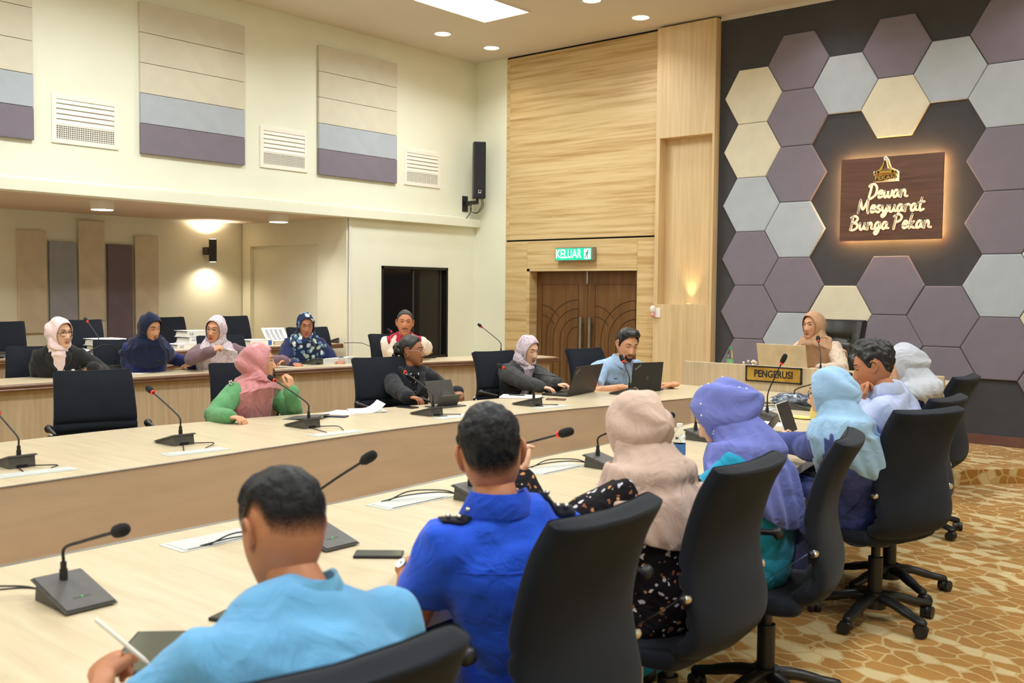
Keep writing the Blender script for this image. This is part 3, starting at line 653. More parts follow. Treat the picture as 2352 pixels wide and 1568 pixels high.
# plate
t = empty('name_plate', (-3.872, PB-.003, TZ+.078), label='framed gold plate reading PENGERUSI on the wooden screen', cat='sign')
bm = BM(); a, h = .262, .14
b2(bm, (-a, -.018, 0), (a, 0, .012)); b2(bm, (-a, -.018, h-.012), (a, 0, h)); b2(bm, (-a, -.018, 0), (-a+.012, 0, h)); b2(bm, (a-.012, -.018, 0), (a, 0, h)); obj('frame', bm, M_['textblack'], t)
bm = b2(BM(), (-a+.008, -.01, .008), (a-.008, -.002, h-.008)); obj('gold_sheet', bm, M_['gold'], t)
text('PENGERUSI', 'PENGERUSI', .088, M_['textblack'], frame((1, 0, 0), (0, 0, 1), (0, -.0115, h/2)), t, sx=.82, bold=.0022)

# ------------------------------------------------------------------ tier desks
def tier(name, front, z, depth, floor, lb, endround=True):
    t = empty(name, (0, 0, 0), label=lb, cat='desk')
    l = c2(front); n = len(l); back = []
    for i, p in enumerate(l):
        d = (l[min(i+1, n-1)]-l[max(i-1, 0)]).normalized(); back.append(p+V((-d.y, d.x, 0))*depth)
    end = []
    if endround:
        d = (l[-1]-l[-2]).normalized(); c = (l[-1]+back[-1])/2; h = (back[-1]-l[-1])/2
        end = [c-h*math.cos(R(q))+d*(.1*math.sin(R(q))**.5) for q in range(12, 169, 12)]
    outl = l+end+list(reversed(back))
    bm = BM(); poly(bm, [p+V((0, 0, z-.03)) for p in outl], .03); bmesh.ops.triangulate(bm, faces=[f for f in bm.faces if len(f.verts) > 4]); obj('worktop', bm, M_['tabletop'], t)
    path = l+end+[back[-1]]; rr = []; m = len(path)
    for i, p in enumerate(path):
        d = (path[min(i+1, m-1)]-path[max(i-1, 0)]).normalized(); o = V((d.y, -d.x, 0))
        rr.append([p+o*a+V((0, 0, z+b)) for a, b in ((-.004, .002), (.008, .001), (.019, -.006), (.022, -.018), (.018, -.028), (.026, -.036), (.02, -.05), (.0, -.054), (-.004, -.054))])
    bm = BM(); loft(bm, rr); obj('edge_moulding', bm, M_['moulding'], t, smooth=True)
    fl_ = []
    for i, p in enumerate(l[:-1]):
        d = (l[min(i+1, n-1)]-l[max(i-1, 0)]).normalized(); fl_.append(p-V((d.y, -d.x, 0))*.05)
    ribbon(fl_, floor, z-.03, .02, M_['fascia'], 'front_board', t, off=V((0, 0, 0)), out=-1)
    a, b = fl_[-1], back[-2]; bm = BM(); poly(bm, [a+V((0, 0, floor)), b+V((0, 0, floor)), b+V((0, .02, floor)), a+V((0, .02, floor))], z-.03-floor); obj('end_board', bm, M_['fascia'], t)
    return l
d1 = [(-7.9, YN+1), (-7.86, 0), (-7.8, 1.8), (-7.737, 3.156), (-7.666, 4.755), (-7.564, 5.565), (-7.474, 6.315), (-7.34, 7.215), (-7.18, 7.8), (-6.98, 8.54), (-6.92, 8.86)]
tier('tier_desk', d1, .86, .62, 0, 'long pale wood desk with brown edge behind the far conference chairs')
d2 = [(-9.5, YN+1), (-9.5, 1), (-9.52, 3.88), (-9.6, 4.92), (-9.68, 6.0), (-9.69, 7.2), (-9.67, 8.05)]
tier('alcove_desk', d2, .93, .6, .11, 'pale wood desk with brown edge in the alcove, rearmost row', False)
# ------------------------------------------------------------------ office chairs
def cushion(prof, wid, th, nseg=20, groove=None, wrap=.02, ends=True):
    """loft a padded slab along prof (list of (y,z)); returns bmesh"""
    P = cat([(0, y, z) for y, z in prof], 6); n = len(P); rr = []
    for i, p in enumerate(P):
        d = (P[min(i+1, n-1)]-P[max(i-1, 0)]).normalized(); nrm = V((0, -d.z, d.y))   # towards the sitter
        if nrm.z < 0 and abs(d.y) > .7: pass
        t = i/(n-1); w = np.interp(t, [a for a, b in wid], [b for a, b in wid])/2; T = th
        e = min(t, 1-t)*n
        if e < 3: k = [.35, .75, .93][int(e)]; T *= k; w -= (1-k)*.03
        gr = sum(math.exp(-((t-g)/.012)**2) for g in (groove or []))
        ring = []
        for k in range(nseg*2):
            a = 2*math.pi*k/(nseg*2); cx, cy = math.cos(a), math.sin(a)
            sx = math.copysign(abs(cx)**.35, cx); sy = math.copysign(abs(cy)**.5, cy)
            x = sx*w; y = sy*T/2-(T*.2*gr if sy > 0 else 0)
            ring.append(p+V((x, 0, 0))-nrm*(y+wrap*(x/w)**2))
        rr.append(ring)
    bm = BM(); loft(bm, rr); return bm
def chair_meshes(mc, back_top=1.04):
    G = {}
    G['seat'] = tomesh('seat', cushion([(.245, .385), (.225, .41), (.15, .422), (.02, .412), (-.1, .412), (-.16, .425)], [(0, .47), (.3, .5), (1, .5)], .075, wrap=.012), mc, True, 60)
    G['backrest'] = tomesh('backrest', cushion([(-.13, .44), (-.195, .455), (-.238, .5), (-.245, .57), (-.225, .66), (-.215, .74), (-.228, .83), (-.262, .94), (-.305, back_top-.02), (-.312, back_top)], [(0, .46), (.15, .5), (.5, .5), (1, .455)], .07, groove=(.3, .38, .46, .54), wrap=.03), mc, True, 60)
    bm = BM(); cyl(bm, (0, 0, .37), .06, .05, 20); b2(bm, (-.09, -.12, .375), (.09, .12, .4), bev=.01); G['mechanism'] = tomesh('mechanism', bm, M_['blackp'], True, 40)
    bm = BM(); cyl(bm, (0, 0, .2), .035, .2, 20); cyl(bm, (0, 0, .33), .022, .12, 16); G['gas_column'] = tomesh('gas_column', bm, M_['blackp'], True, 40)
    bm = BM(); cyl(bm, (0, 0, .105), .055, .08, 20); G['hub'] = tomesh('hub', bm, M_['blackp'], True, 40)
    bm = BM(); tube(bm, cat([(.03, 0, .12), (.12, 0, .112), (.22, 0, .085), (.29, 0, .07)], 4), [(.034, .024)]*4+[(.031, .022)]*4+[(.027, .019)]*4+[(.024, .017)], 10, side=(0, 1, 0)); tube(bm, [(.285, 0, .085), (.285, 0, .05)], .016, 8, rnd=False); G['base_leg'] = tomesh('base_leg', bm, M_['blackp'], True, 50)
    bm = BM()
    for s in (-.016, .016): cyl(bm, (-.012, s, .03), .03, .022, 16, rot=Matrix.Rotation(R(90), 3, 'X'))
    sph(bm, (-.006, 0, .04), (.034, .02, .026), 12, 8); G['caster'] = tomesh('caster', bm, M_['blackp'], True, 40)
    bm = BM(); tube(bm, cat([(-.0, -.205, .6), (.02, -.17, .632), (.028, -.1, .648), (.028, .04, .65), (.026, .12, .635), (.02, .15, .57), (.012, .13, .46), (-.01, .09, .385)], 5), (.019, .006), 8, side=(1, 0, 0)); G['arm_bar'] = tomesh('arm_bar', bm, M_['chrome'], True, 60)
    bm = BM(); tube(bm, cat([(.028, -.08, .664), (.03, -.02, .668), (.03, .06, .667), (.026, .12, .655)], 4), (.026, .012), 10, side=(1, 0, 0)); G['arm_pad'] = tomesh('arm_pad', bm, M_['blackp'], True, 60)
    bm = BM(); tube(bm, [(.005, -.2, .595), (-.04, -.2, .58)], .016, 12); G['arm_joint'] = tomesh('arm_joint', bm, M_['blackp'], True, 60)
    return G
CG = chair_meshes(M_['chair'])
nchair = [0]
def chair(x, y, az, label, z=0, group='black fabric meeting chairs', lift=.03, spin=None, lean=0):
    t = empty('office_chair', (x, y, z), R(az-90), label, 'chair', group); nchair[0] += 1
    up = V((0, 0, lift))
    for k in ('seat', 'backrest', 'mechanism'): link(k, CG[k], t, up)
    link('gas_column', CG['gas_column'], t, up*.5); link('hub', CG['hub'], t)
    for s in (1, -1):
        b = link('arm_bar', CG['arm_bar'], t, up+V((s*.262, 0, .05))); b.scale = (s, 1, 1)
        link('arm_pad', CG['arm_pad'], b); link('arm_joint', CG['arm_joint'], b)
    sp = random.uniform(0, 72) if spin is None else spin
    for k in range(5):
        a = R(sp+72*k); l = link('base_leg', CG['base_leg'], t); l.rotation_euler = (0, 0, a)
        c = link('caster', CG['caster'], l, (.29, 0, 0)); c.rotation_euler = (0, 0, random.uniform(0, 6))
    return t
# near side of the table, backs to the camera
def chair_at_top(px, py, ztop, az, label, z=0, lift=0, **k):   # back's upper edge centre given in the room
    p = onz(px, py, ztop) if not isinstance(px, V) else px
    d = V((math.cos(R(az)), math.sin(R(az)), 0)); q = p+d*.31
    return chair(q.x, q.y, az, label, z, lift=lift, **k)
chair(-1.36, .93, 172, 'black chair of the person in the light blue polo, at the bottom edge')
chair(-1.66, 1.97, 182, 'black chair of the person in the royal blue uniform shirt', spin=20)
chair(-1.73, 2.85, 182, 'black chair of the person in the beige headscarf', spin=40)
chair(-1.72, 3.56, 196, 'black chair turned side-on behind the person in the periwinkle headscarf', spin=10)
chair(-1.77, 4.84, 160, 'black chair of the person in the pale blue headscarf, its whole star base in view', spin=52)
chair(-1.9, 5.4, 178, 'black chair of the dark-haired person in the pale lilac shirt', spin=20)
chair(-2.24, 6.88, 180, 'black chair of the person in the grey headscarf, farthest on the near side', spin=30)
# far side of the table
chair(-5.86, 2.99, -16, 'empty black chair at the far side of the table, nearest the left frame edge')
chair(-5.82, 4.07, -15, 'black chair of the person in the rose headscarf')
chair(-5.58, 5.18, -12, 'black chair of the person in the black suit with pinned-up hair')
chair(-5.52, 6.49, -9, 'black chair left of the person in the floral headscarf and charcoal jacket')
chair(-5.24, 7.45, -8, 'black chair of the bearded person at the laptop')
# first tier
for (px, y0, x, az, lift, lb) in ((82, 793, -8.55, -18, -.0, 'black chair of the person in the pink headscarf and black jacket'), (275, 778, -8.55, -18, .0, 'black chair of the person in the navy headscarf'),
        (503, 769, -8.5, -14, .0, 'black chair of the person in the pale floral headscarf with glasses'), (702, 750, -8.45, -12, .06, 'black chair of the person in the blue patterned headscarf'), (885, 765, -8.1, -10, .0, 'black chair of the person in the cream and red shirt')):
    p = onx(px, y0, x); d = V((math.cos(R(az)), math.sin(R(az)), 0)); chair(p.x+d.x*.31, p.y+d.y*.31, az, lb, .11, lift=p.z-.11-1.05)
for (px, y0, x, az, lb) in ((-2, 737, -10.7, -18, 'empty black chair in the alcove cut by the left frame edge'), (180, 733, -10.7, -16, 'empty black chair in the alcove behind the pink headscarf'), (375, 727, -10.8, -14, 'empty black chair in the alcove right behind the navy headscarf'), (525, 724.5, -10.8, -12, 'empty black chair in the alcove, rightmost, nearest the wall lamp')):
    p = onx(px, y0, x); d = V((math.cos(R(az)), math.sin(R(az)), 0)); chair(p.x+d.x*.31, p.y+d.y*.31, az, lb, .18, lift=p.z-.18-1.05)
# leather chair
def leather_chair(x, y, az, z):
    t = empty('leather_chair', (x, y, z), R(az-90), 'high black leather armchair with buttoned back behind the chairwoman', 'chair')
    P = cat([(0, -.2, .46), (0, -.27, .56), (0, -.28, .75), (0, -.31, .95), (0, -.36, 1.13), (0, -.365, 1.17)], 10); n = len(P); rr = []
    tuft = [(sx*.1*(k % 2*0+1) if r % 2 == 0 else sx*.2, zz) for r, zz in enumerate((.97, .85, .73, .61)) for sx in ((-1, 1) if r % 2 == 0 else (-1, 0, 1)) for k in (0,)]
    for i, p in enumerate(P):
        d = (P[min(i+1, n-1)]-P[max(i-1, 0)]).normalized(); nr_ = V((0, -d.z, d.y)); ring = []
        for k in range(72):
            a = 2*math.pi*k/72; cx, cy = math.cos(a), math.sin(a); x_ = math.copysign(abs(cx)**.35, cx)*.245; e = min(i, n-1-i)
            T = .075*min(1, (.35+e*.25)); y_ = math.copysign(abs(cy)**.5, cy)*T
            if cy < 0:
                y_ += sum(.05*math.exp(-((x_-tx)**2+(p.z-tz)**2)/.0012) for tx, tz in tuft)
                if p.z > .97: y_ += .012*sum(math.exp(-((x_-tx)/.012)**2) for tx in (-.1, .1))
                y_ += .02*sum(math.exp(-((abs(x_-tx)-abs(p.z-tz)*1.4)/.012)**2)*math.exp(-((p.z-tz)/.06)**2) for tx, tz in tuft)
            ring.append(p+V((x_, 0, 0))+nr_*(y_-.04*(x_/.245)**2))
        rr.append(ring)
    bm = BM(); loft(bm, rr); obj('backrest', bm, M_['leather'], t, smooth=True, auto=70)
    for tx, tz in tuft:
        i = min(range(n), key=lambda q: abs(P[q].z-tz)); b = BM(); sph(b, (0, 0, 0), (.013, .008, .013), 10, 6); obj('button', b, M_['leather'], t, smooth=True, loc=(tx, P[i].y+.045, tz))
    obj('seat', cushion([(.27, .44), (.25, .48), (.1, .5), (-.1, .48), (-.2, .48)], [(0, .52), (1, .54)], .12), M_['leather'], t, smooth=True, auto=60)
    for s in (1, -1):
        bm = BM(); tube(bm, cat([(s*.3, -.26, .64), (s*.32, -.1, .68), (s*.32, .1, .67), (s*.31, .16, .6), (s*.3, .1, .5)], 5), (.035, .028), 12, side=(1, 0, 0)); obj('armrest', bm, M_['leather'], t, smooth=True)
    link('gas_column', CG['gas_column'], t); link('hub', CG['hub'], t)
    for k in range(5):
        l = link('base_leg', CG['base_leg'], t); l.rotation_euler = (0, 0, R(72*k)); link('caster', CG['caster'], l, (.29, 0, 0))
p = onz(1945, 731, 1.33)
leather_chair(-3.94, 9.26, -98, .18)

# ------------------------------------------------------------------ people
SKIN = {}
def skin(name, c):
    if name not in SKIN:
        mt, nt, b = newmat(name); b.inputs['Roughness'].default_value = .5; b.inputs['Specular IOR Level'].default_value = .35
        b.inputs['Subsurface Weight'].default_value = .0
        co = coord(nt); n = N(nt, 'ShaderNodeTexNoise', Scale=14, Detail=4); nt.links.new(co, n.inputs['Vector'])
        nt.links.new(ramp(nt, n.outputs[0], [(.3, tuple(v*.95 for v in c)), (.7, tuple(min(255, v*1.03) for v in c))]), b.inputs['Base Color'])
        n2 = N(nt, 'ShaderNodeTexNoise', Scale=300, Detail=2); nt.links.new(co, n2.inputs['Vector']); bump(nt, b, n2.outputs[0], .08, .001)
        SKIN[name] = mt
    return SKIN[name]
def head_pt(az, el, feat=True, off=0):
    """head surface; az from the face (+ to the wearer's right), el up; origin mid head, +Y face"""
    d = V((math.sin(az)*math.cos(el), math.cos(az)*math.cos(el), math.sin(el)))
    fr = max(0, math.cos(az)*math.cos(el))
    x, y, z = d.x*(.076+off), d.y*((.094 if d.y > 0 else .1)+off), d.z*(.118+off)
    if z < 0:
        t = min(1, -z/.118)
        x *= 1-.3*t**1.6; y += (.062*t**2.0 if d.y > -.3 else .02*t*t)
        if d.y < 0: y *= 1-.25*t
    else:
        y -= .012*(z/.118)**2
        if d.y < 0: y -= .008*math.sin(math.pi*min(1, z/.118))
    if feat and d.y > 0:
        g = lambda a, s: math.exp(-(a/s)**2)
        if y > .088: y = .088+(y-.088)*.4
        s = max(0, min(1, (.026-z)/.05)); nz = s*s*(3-2*s) if z > -.03 else max(0, 1-((-.03-z)/.014))
        y += .024*nz*g(x, .009+.008*s)
        y += .006*g(abs(x)-.013, .008)*g(z+.031, .009)
        y -= .009*g(abs(x)-.031, .015)*g(z-.016, .012)
        y += .005*g(z-.036, .009)*g(abs(x)-.025, .03)
        y += .004*g(abs(x)-.042, .018)*g(z+.022, .022)
        y += .007*g(x, .022)*(g(z+.056, .006)+g(z+.068, .006)); y -= .005*g(x, .02)*g(z+.062, .0028)
        y += .006*g(x, .018)*g(z+.094, .013); y -= .003*g(x, .02)*g(z+.08, .006)
    return V((x, y, z))
def head_grid(nu=84, nv=56, **k):
    rows = []
    for j in range(nv+1):
        el = R(-88+176*j/nv); row = []
        for i in range(nu):
            u = -1+2*i/nu; az = math.pi*u*(.34+.66*u*u); row.append(head_pt(az, el, **k))
        rows.append(row)
    return rows
_hb = BM(); loft(_hb, head_grid()); bmesh.ops.recalc_face_normals(_hb, faces=_hb.faces); HB = BVHTree.FromBMesh(_hb)
HEADME = bpy.data.meshes.new('headbase'); _hb.to_mesh(HEADME); _hb.free()
def facept(x, z, off=.0008):
    h = HB.ray_cast(V((x, .3, z)), V((0, -1, 0)))
    return (h[0]+h[1].normalized()*off) if h[0] else V((x, .08, z))
def add_me(bm, me, M):
    c = me.copy(); c.transform(M); bm.from_mesh(c); bpy.data.meshes.remove(c)
def ear(bmo, s, M):
    bm = BM(); pts = cat([(.0, .012, -.026), (.006, .004, -.022), (.012, -.012, -.004), (.015, -.016, .014), (.012, -.006, .028), (.006, .008, .03), (.001, .014, .018)], 4)
    tube(bm, [V((s*(.071+p.x), p.y-.005, p.z)) for p in pts], .0052, 8)
    sph(bm, (s*.075, -.006, .002), (.006, .015, .026), 10, 8, rot=Matrix.Rotation(s*.25, 3, 'Z'))
    sph(bm, (s*.073, .004, -.024), (.005, .008, .009), 8, 6)
    me = bpy.data.meshes.new('ear'); bm.to_mesh(me); bm.free(); add_me(bmo, me, M)
def patch(name, f, nu, nv, mt, parent, M):
    bm = BM(); vs = [[bm.verts.new(M @ f(i/nu, j/nv)) for i in range(nu+1)] for j in range(nv+1)]
    for j in range(nv):
        for i in range(nu): bm.faces.new((vs[j][i], vs[j][i+1], vs[j+1][i+1], vs[j+1][i]))
    return obj(name, bm, mt, parent, smooth=True, auto=80)
def hand(bm, W, d, n, lat, curl=(.4,)*4, sc_=1, thumb=.5, spread=0, tcurl=.4):
    """W wrist, d finger direction, n palm-facing direction, lat unit vector towards the thumb side"""
    d = V(d).normalized(); n = (V(n)-V(n).dot(d)*d).normalized(); l = d.cross(n)
    if l.dot(V(lat)) < 0: l = -l
    s = sc_
    tube(bm, [W-d*.03*s, W, W+d*.03*s, W+d*.06*s, W+d*.085*s], [(.025*s, .019*s), (.027*s, .018*s), (.035*s, .017*s), (.041*s, .015*s), (.04*s, .012*s)], 16, side=l)
    L = (.072, .081, .075, .06)
    for k in range(4):
        o = .031-.0205*k; b = W+d*(.088-.004*abs(k-1))*s+l*o*s; c = curl[k % len(curl)]; pts = [b-d*.012*s, b]; ang = .12; p = b
        dd = (d+l*(.05*(1.5-k)*(1+spread))).normalized()
        for q, f in enumerate((.44, .31, .25)):
            ang += c*(1.25, 1.5, 1.0)[q] if q else c*1.2
            v = dd*math.cos(ang)+n*math.sin(ang); p = p+v*L[k]*f*s; pts.append(p)
        r = (.0088, .0092, .009, .008)[k]*s
        tube(bm, pts, [r*1.05, r*1.05, r, r*.92, r*.8], 10)
    b = W+d*.018*s+l*.024*s; tc = tcurl
    v1 = (d*.55+l*.8+n*.25*thumb).normalized(); v2 = (d*.85+l*(.45-.5*tc)+n*.5*thumb).normalized(); v3 = (d*.95+l*(.1-.7*tc)+n*.6*thumb).normalized()
    p1 = b+v1*.038*s; p2 = p1+v2*.034*s; p3 = p2+v3*.026*s
    tube(bm, [b-v1*.01*s, b, p1, p2, p3], [.012*s, .014*s, .0125*s, .0105*s, .0085*s], 10)
def ik(S, W, L1, L2, pole):
    v = W-S; D = v.length
    if D > (L1+L2)*.995: W = S+v.normalized()*(L1+L2)*.995; v = W-S; D = v.length
    a = (L1*L1-L2*L2+D*D)/(2*D); h = math.sqrt(max(0, L1*L1-a*a)); u = v.normalized()
    q = V(pole)-V(pole).dot(u)*u; q.normalize(); return S+u*a+q*h, W
def fold(me, amp, sc_=9, seed=0, ax=None):
    n = len(me.vertices); co = np.empty(n*3); me.vertices.foreach_get('co', co); no = np.empty(n*3); me.vertices.foreach_get('normal', no)
    co = co.reshape(-1, 3); no = no.reshape(-1, 3); out = co.copy()
    for i in range(n):
        p = V(co[i])*sc_; p.z *= .9 if ax is None else ax; p += V((seed*3.1, seed, 0))
        r = 1-2*abs(noise.noise(p)); out[i] += no[i]*amp*(r*.8+noise.noise(p*2.3)*.5+.1)
    me.vertices.foreach_set('co', out.ravel())
npers = [0]
def person(label, face, yaw, hc, pelvis, hand_r=None, hand_l=None, sk=('skin_tan', (198, 140, 104)), top=None, sleeve='long', pants=None, hair=None, hijab=None, scale=1, female=False,
           pitch=0, roll=0, glasses=None, brow=1, lips=(172, 104, 86), eyes='open', skirt=False, collar=None, bulk=1.0, pole_r=None, pole_l=None, dress=None, beard=None, lapel=None, group='people seated in the meeting', kneeup=0, floor=0, ears=True, legdir=None, legk=1, slen=.68):
    """face: azimuth the face points to, yaw: azimuth of the chest, hc: head centre, pelvis: hip centre"""
    npers[0] += 1; sd = npers[0]; hc = V(hc); pelvis = V(pelvis); S = scale
    F = V((math.cos(R(yaw)), math.sin(R(yaw)), 0)); Rt = V((F.y, -F.x, 0)); U = V((0, 0, 1))
    fa = R(face); hF = V((math.cos(fa), math.sin(fa), 0)); hR = V((hF.y, -hF.x, 0))
    HM_ = Matrix((hR, hF, U)).transposed() @ Matrix.Rotation(R(pitch), 3, 'X') @ Matrix.Rotation(R(roll), 3, 'Y')
    H = Matrix.Translation(hc) @ HM_.to_4x4() @ Matrix.Scale(S, 4)
    hup = HM_ @ U; hfw = HM_ @ V((0, 1, 0))
    neck_top = hc-hup*.085*S-hfw*.012*S
    sh_w = (.165 if female else .195)*S*bulk
    nb = neck_top-(hup*.35+U*.65).normalized()*.075*S-F*.02*S
    nb = V((nb.x, nb.y, nb.z))
    root = empty('person', (pelvis.x, pelvis.y, floor), 0, label, 'person', group)
    inv = Matrix.Translation(-V((pelvis.x, pelvis.y, floor)))
    L = lambda me: (me.transform(inv), me)[1]
    # spine
    mid_ = pelvis.lerp(nb, .5)-F*.035*S
    def sp(t): return (1-t)**2*pelvis+2*t*(1-t)*(2*mid_-.5*pelvis-.5*nb)+t*t*nb
    def torso(bm, ex=0, top_=1.0, low=0):
        TT = [(-.06, .15, .11), (0, .175, .125), (.12, .175, .125), (.3, .155, .115), (.45, .15, .112), (.6, .162, .12), (.74, .175, .122), (.84, .178, .11), (.92, .14, .085), (1.0, .075, .062)]
        if not female: TT = [(-.06, .14, .11), (0, .165, .125), (.12, .17, .13), (.3, .165, .128), (.45, .165, .127), (.6, .175, .128), (.74, .19, .128), (.84, .195, .115), (.92, .15, .088), (1.0, .075, .064)]
        pts, rad = [], []
        for t, a, b in TT:
            if t > top_: continue
            p = sp(max(0, t)) if t >= 0 else pelvis-U*.06*S
            pts.append(p); rad.append(((a*bulk)*S+ex, (b*bulk)*S+ex))
        pp, r2 = [], []
        for i in range(len(pts)-1):
            for k in range(3):
                q = k/3; pp.append(pts[i].lerp(pts[i+1], q)); r2.append((rad[i][0]*(1-q)+rad[i+1][0]*q, rad[i][1]*(1-q)+rad[i+1][1]*q))
        pp.append(pts[-1]); r2.append(rad[-1]); tube(bm, pp, r2, 28, side=Rt)
    shc = sp(.87)
    SR, SL = shc+Rt*sh_w*.93, shc-Rt*sh_w*.93
    L1, L2 = .285*S*(1 if not female else .94), .25*S*(1 if not female else .94)
    arms = []
    for side, hs, Sx, pole in ((1, hand_r, SR, pole_r), (-1, hand_l, SL, pole_l)):
        if hs is None:
            Wt = pelvis+F*.3*S+Rt*side*.12+U*.12; hs = dict(w=Wt, d=F-U*.1-Rt*side*.4, n=-U)
        pole = V(pole) if pole is not None else (Rt*side*.75-U*.8-F*.15)
        E, Wr = ik(Sx, V(hs['w']), L1, L2, pole); arms.append((side, Sx, E, Wr, hs))
    # legs
    LF = V((math.cos(R(legdir)), math.sin(R(legdir)), 0)) if legdir is not None else F
    LR = V((LF.y, -LF.x, 0))
    legs = []
    for s in (1, -1):
        hip = pelvis+LR*s*.085*S-U*.02; kn = pelvis+LF*.42*S*legk+LR*s*.11*S+U*(-.01+kneeup); an = V((kn.x+LF.x*.03, kn.y+LF.y*.03, floor+.09)); legs.append((hip, kn, an))
    GB = None; HOOD = None
    # --- body mesh: torso and legs (coarse), head and neck (fine), arms and hands (fine)
    smt = skin(*sk)
    b1 = BM(); torso(b1, -.014)
    for hip, kn, an in legs: tube(b1, [hip, hip.lerp(kn, .5), kn, kn.lerp(an, .35), an], [.078*S, .07*S, .055*S, .052*S, .036*S], 14); tube(b1, [an-U*.035, an-U*.05+LF*.09, an-U*.06+LF*.15], [(.036, .03), (.04, .025), (.035, .018)], 12, side=LR)
    for side, Sx, E, Wr, hs in arms: tube(b1, [sp(.86), Sx, Sx.lerp(E, .3)], [.045*S, .05*S, .04*S], 12)
    me1 = bpy.data.meshes.new('b'); b1.to_mesh(me1); b1.free(); me1 = evald(me1, [('REMESH', dict(mode='VOXEL', voxel_size=.016)), ('SMOOTH', dict(factor=.5, iterations=4))])
    bh = BM(); tube(bh, [nb-U*.05*S+F*.005, nb, nb.lerp(neck_top, .6), neck_top+hup*.012*S+hfw*.014*S], [(.075*S, .06*S), (.06*S, .058*S), (.056*S, .056*S), (.05*S, .05*S)], 20, side=hR)
    me2 = bpy.data.meshes.new('b'); bh.to_mesh(me2); bh.free()
    b3 = BM()
    for side, Sx, E, Wr, hs in arms:
        f = 1 if not female else .88
        tube(b3, [Sx-(E-Sx).normalized()*.0, Sx.lerp(E, .25), Sx.lerp(E, .6), E, E.lerp(Wr, .25), E.lerp(Wr, .6), Wr], [.04*S*f, .05*S*f, .044*S*f, .04*S*f, .041*S*f, .033*S*f, (.027*S*f, .021*S*f)], 14, side=None)
        dd = V(hs['d']).normalized(); hand(b3, Wr, dd, hs['n'], hs.get('lat', -Rt*side), hs.get('curl', (.35,)), S*(.98 if not female else .9), hs.get('thumb', .5), hs.get('spread', .2), hs.get('tcurl', .4))
    me3 = bpy.data.meshes.new('b'); b3.to_mesh(me3); b3.free(); me3 = evald(me3, [('REMESH', dict(mode='VOXEL', voxel_size=.0042)), ('SMOOTH', dict(factor=.4, iterations=3))])
    body = BM(); I4 = Matrix.Identity(4)
    add_me(body, me1, I4); add_me(body, me2, I4); add_me(body, me3, I4); add_me(body, HEADME, H)
    if ears and not hijab: ear(body, 1, H); ear(body, -1, H)
    me = bpy.data.meshes.new('body'); body.to_mesh(me); body.free(); me.materials.append(smt); me.shade_smooth(); link('body', L(me), root)
    Hl = inv @ H
    # --- face
    for s in (1, -1):
        e = BM(); c = V((s*.031, .0705, .015)); 
        if eyes == 'open': sph(e, (0, 0, 0), .0125, 16, 12)
        else: sph(e, (0, 0, 0), (.0125, .0122, .0118), 16, 12)
        eo = obj('eye', e, M_['eyew'] if eyes == 'open' else smt, root, smooth=True); eo.matrix_basis = Hl @ Matrix.Translation(c)
        if eyes == 'open':
            g = BM(); sph(g, (0, .0064, -.001), (.0074, .0072, .0074), 12, 8); obj('iris', g, M_['iris'], eo, smooth=True)
        lid = []
        zo = .0045 if eyes == 'open' else -.003
        for k in range(9): a = -1+k/4; lid.append(V((s*(.031+a*.015), 0, .015+(zo+.0012)*(1-a*a)+(-.001 if a*s < 0 else .001))))
        lid = [V((p.x, max(facept(p.x, p.z).y, .0705+math.sqrt(max(0, .0129**2-(p.x-s*.031)**2-(p.z-.015)**2)))+.0006, p.z)) for p in lid]
        g = BM(); tube(g, [Hl @ p for p in lid], [.0006*S]+[.0013*S]*7+[.0006*S], 6); obj('eyelash', g, M_['brow'], root, smooth=True)
        if eyes == 'open':
            g = BM(); tube(g, [Hl @ (p+V((0, -.001, .0045))) for p in lid], [.002*S]+[.0032*S]*7+[.002*S], 6); obj('eyelid', g, smt, root, smooth=True)
        if brow:
            bp = [facept(s*(.014+.034*q), .0375+.004*math.sin(q*2.6)-.003*q, .0008) for q in (0, .25, .5, .75, 1)]
            g = BM(); tube(g, [Hl @ p for p in bp], [(.0028*S*brow, .0015*S), (.0034*S*brow, .0016*S), (.003*S*brow, .0015*S), (.0022*S, .0012*S), (.001*S, .001*S)], 6, side=(0, 0, 1)); obj('eyebrow', g, M_['brow'], root, smooth=True)
    lm = skin('lips_%d_%d_%d' % lips, lips)
    for zz, hh in ((-.0575, .0048), (-.0685, .0055)):
        patch('lip', lambda u, v: facept((u*2-1)*.022, zz+(v-.5)*2*hh*(1-(u*2-1)**2)**.7+(.0018*abs(u*2-1)*(1 if zz < -.06 else -1)), .0009), 14, 4, lm, root, Hl)
    # --- upper garment
    if top:
        bm = BM(); torso(bm, .012 if sleeve != 'jacket' else .02, .93)
        tube(bm, [sp(.84), sp(.955)], [((.15 if not female else .13)*S*bulk, .095*S*bulk), (.075*S, .068*S)], 20, side=Rt)
        for side, Sx, E, Wr, hs in arms:
            k = .012 if sleeve != 'jacket' else .018
            r = [.062*S+k, .066*S+k, .056*S+k, .052*S+k]; P = [sp(.84)+Rt*side*.05, Sx, Sx.lerp(E, .3), Sx.lerp(E, .62)]
            if sleeve == 'short': P = P[:3]+[Sx.lerp(E, slen)]; r = r[:3]+[.062*S+k*.5]
            else: P += [E, E.lerp(Wr, .35), E.lerp(Wr, .75), E.lerp(Wr, .93)]; r += [.046*S+k, .042*S+k, .034*S+k, .036*S+k]
            tube(bm, P, r, 16, rnd=(sleeve != 'short')) 
        if dress:
            for hip, kn, an in legs: tube(bm, [hip, hip.lerp(kn, .6), kn], [.115*S, .105*S, .085*S], 16)
        me = bpy.data.meshes.new('g'); bm.to_mesh(me); bm.free()
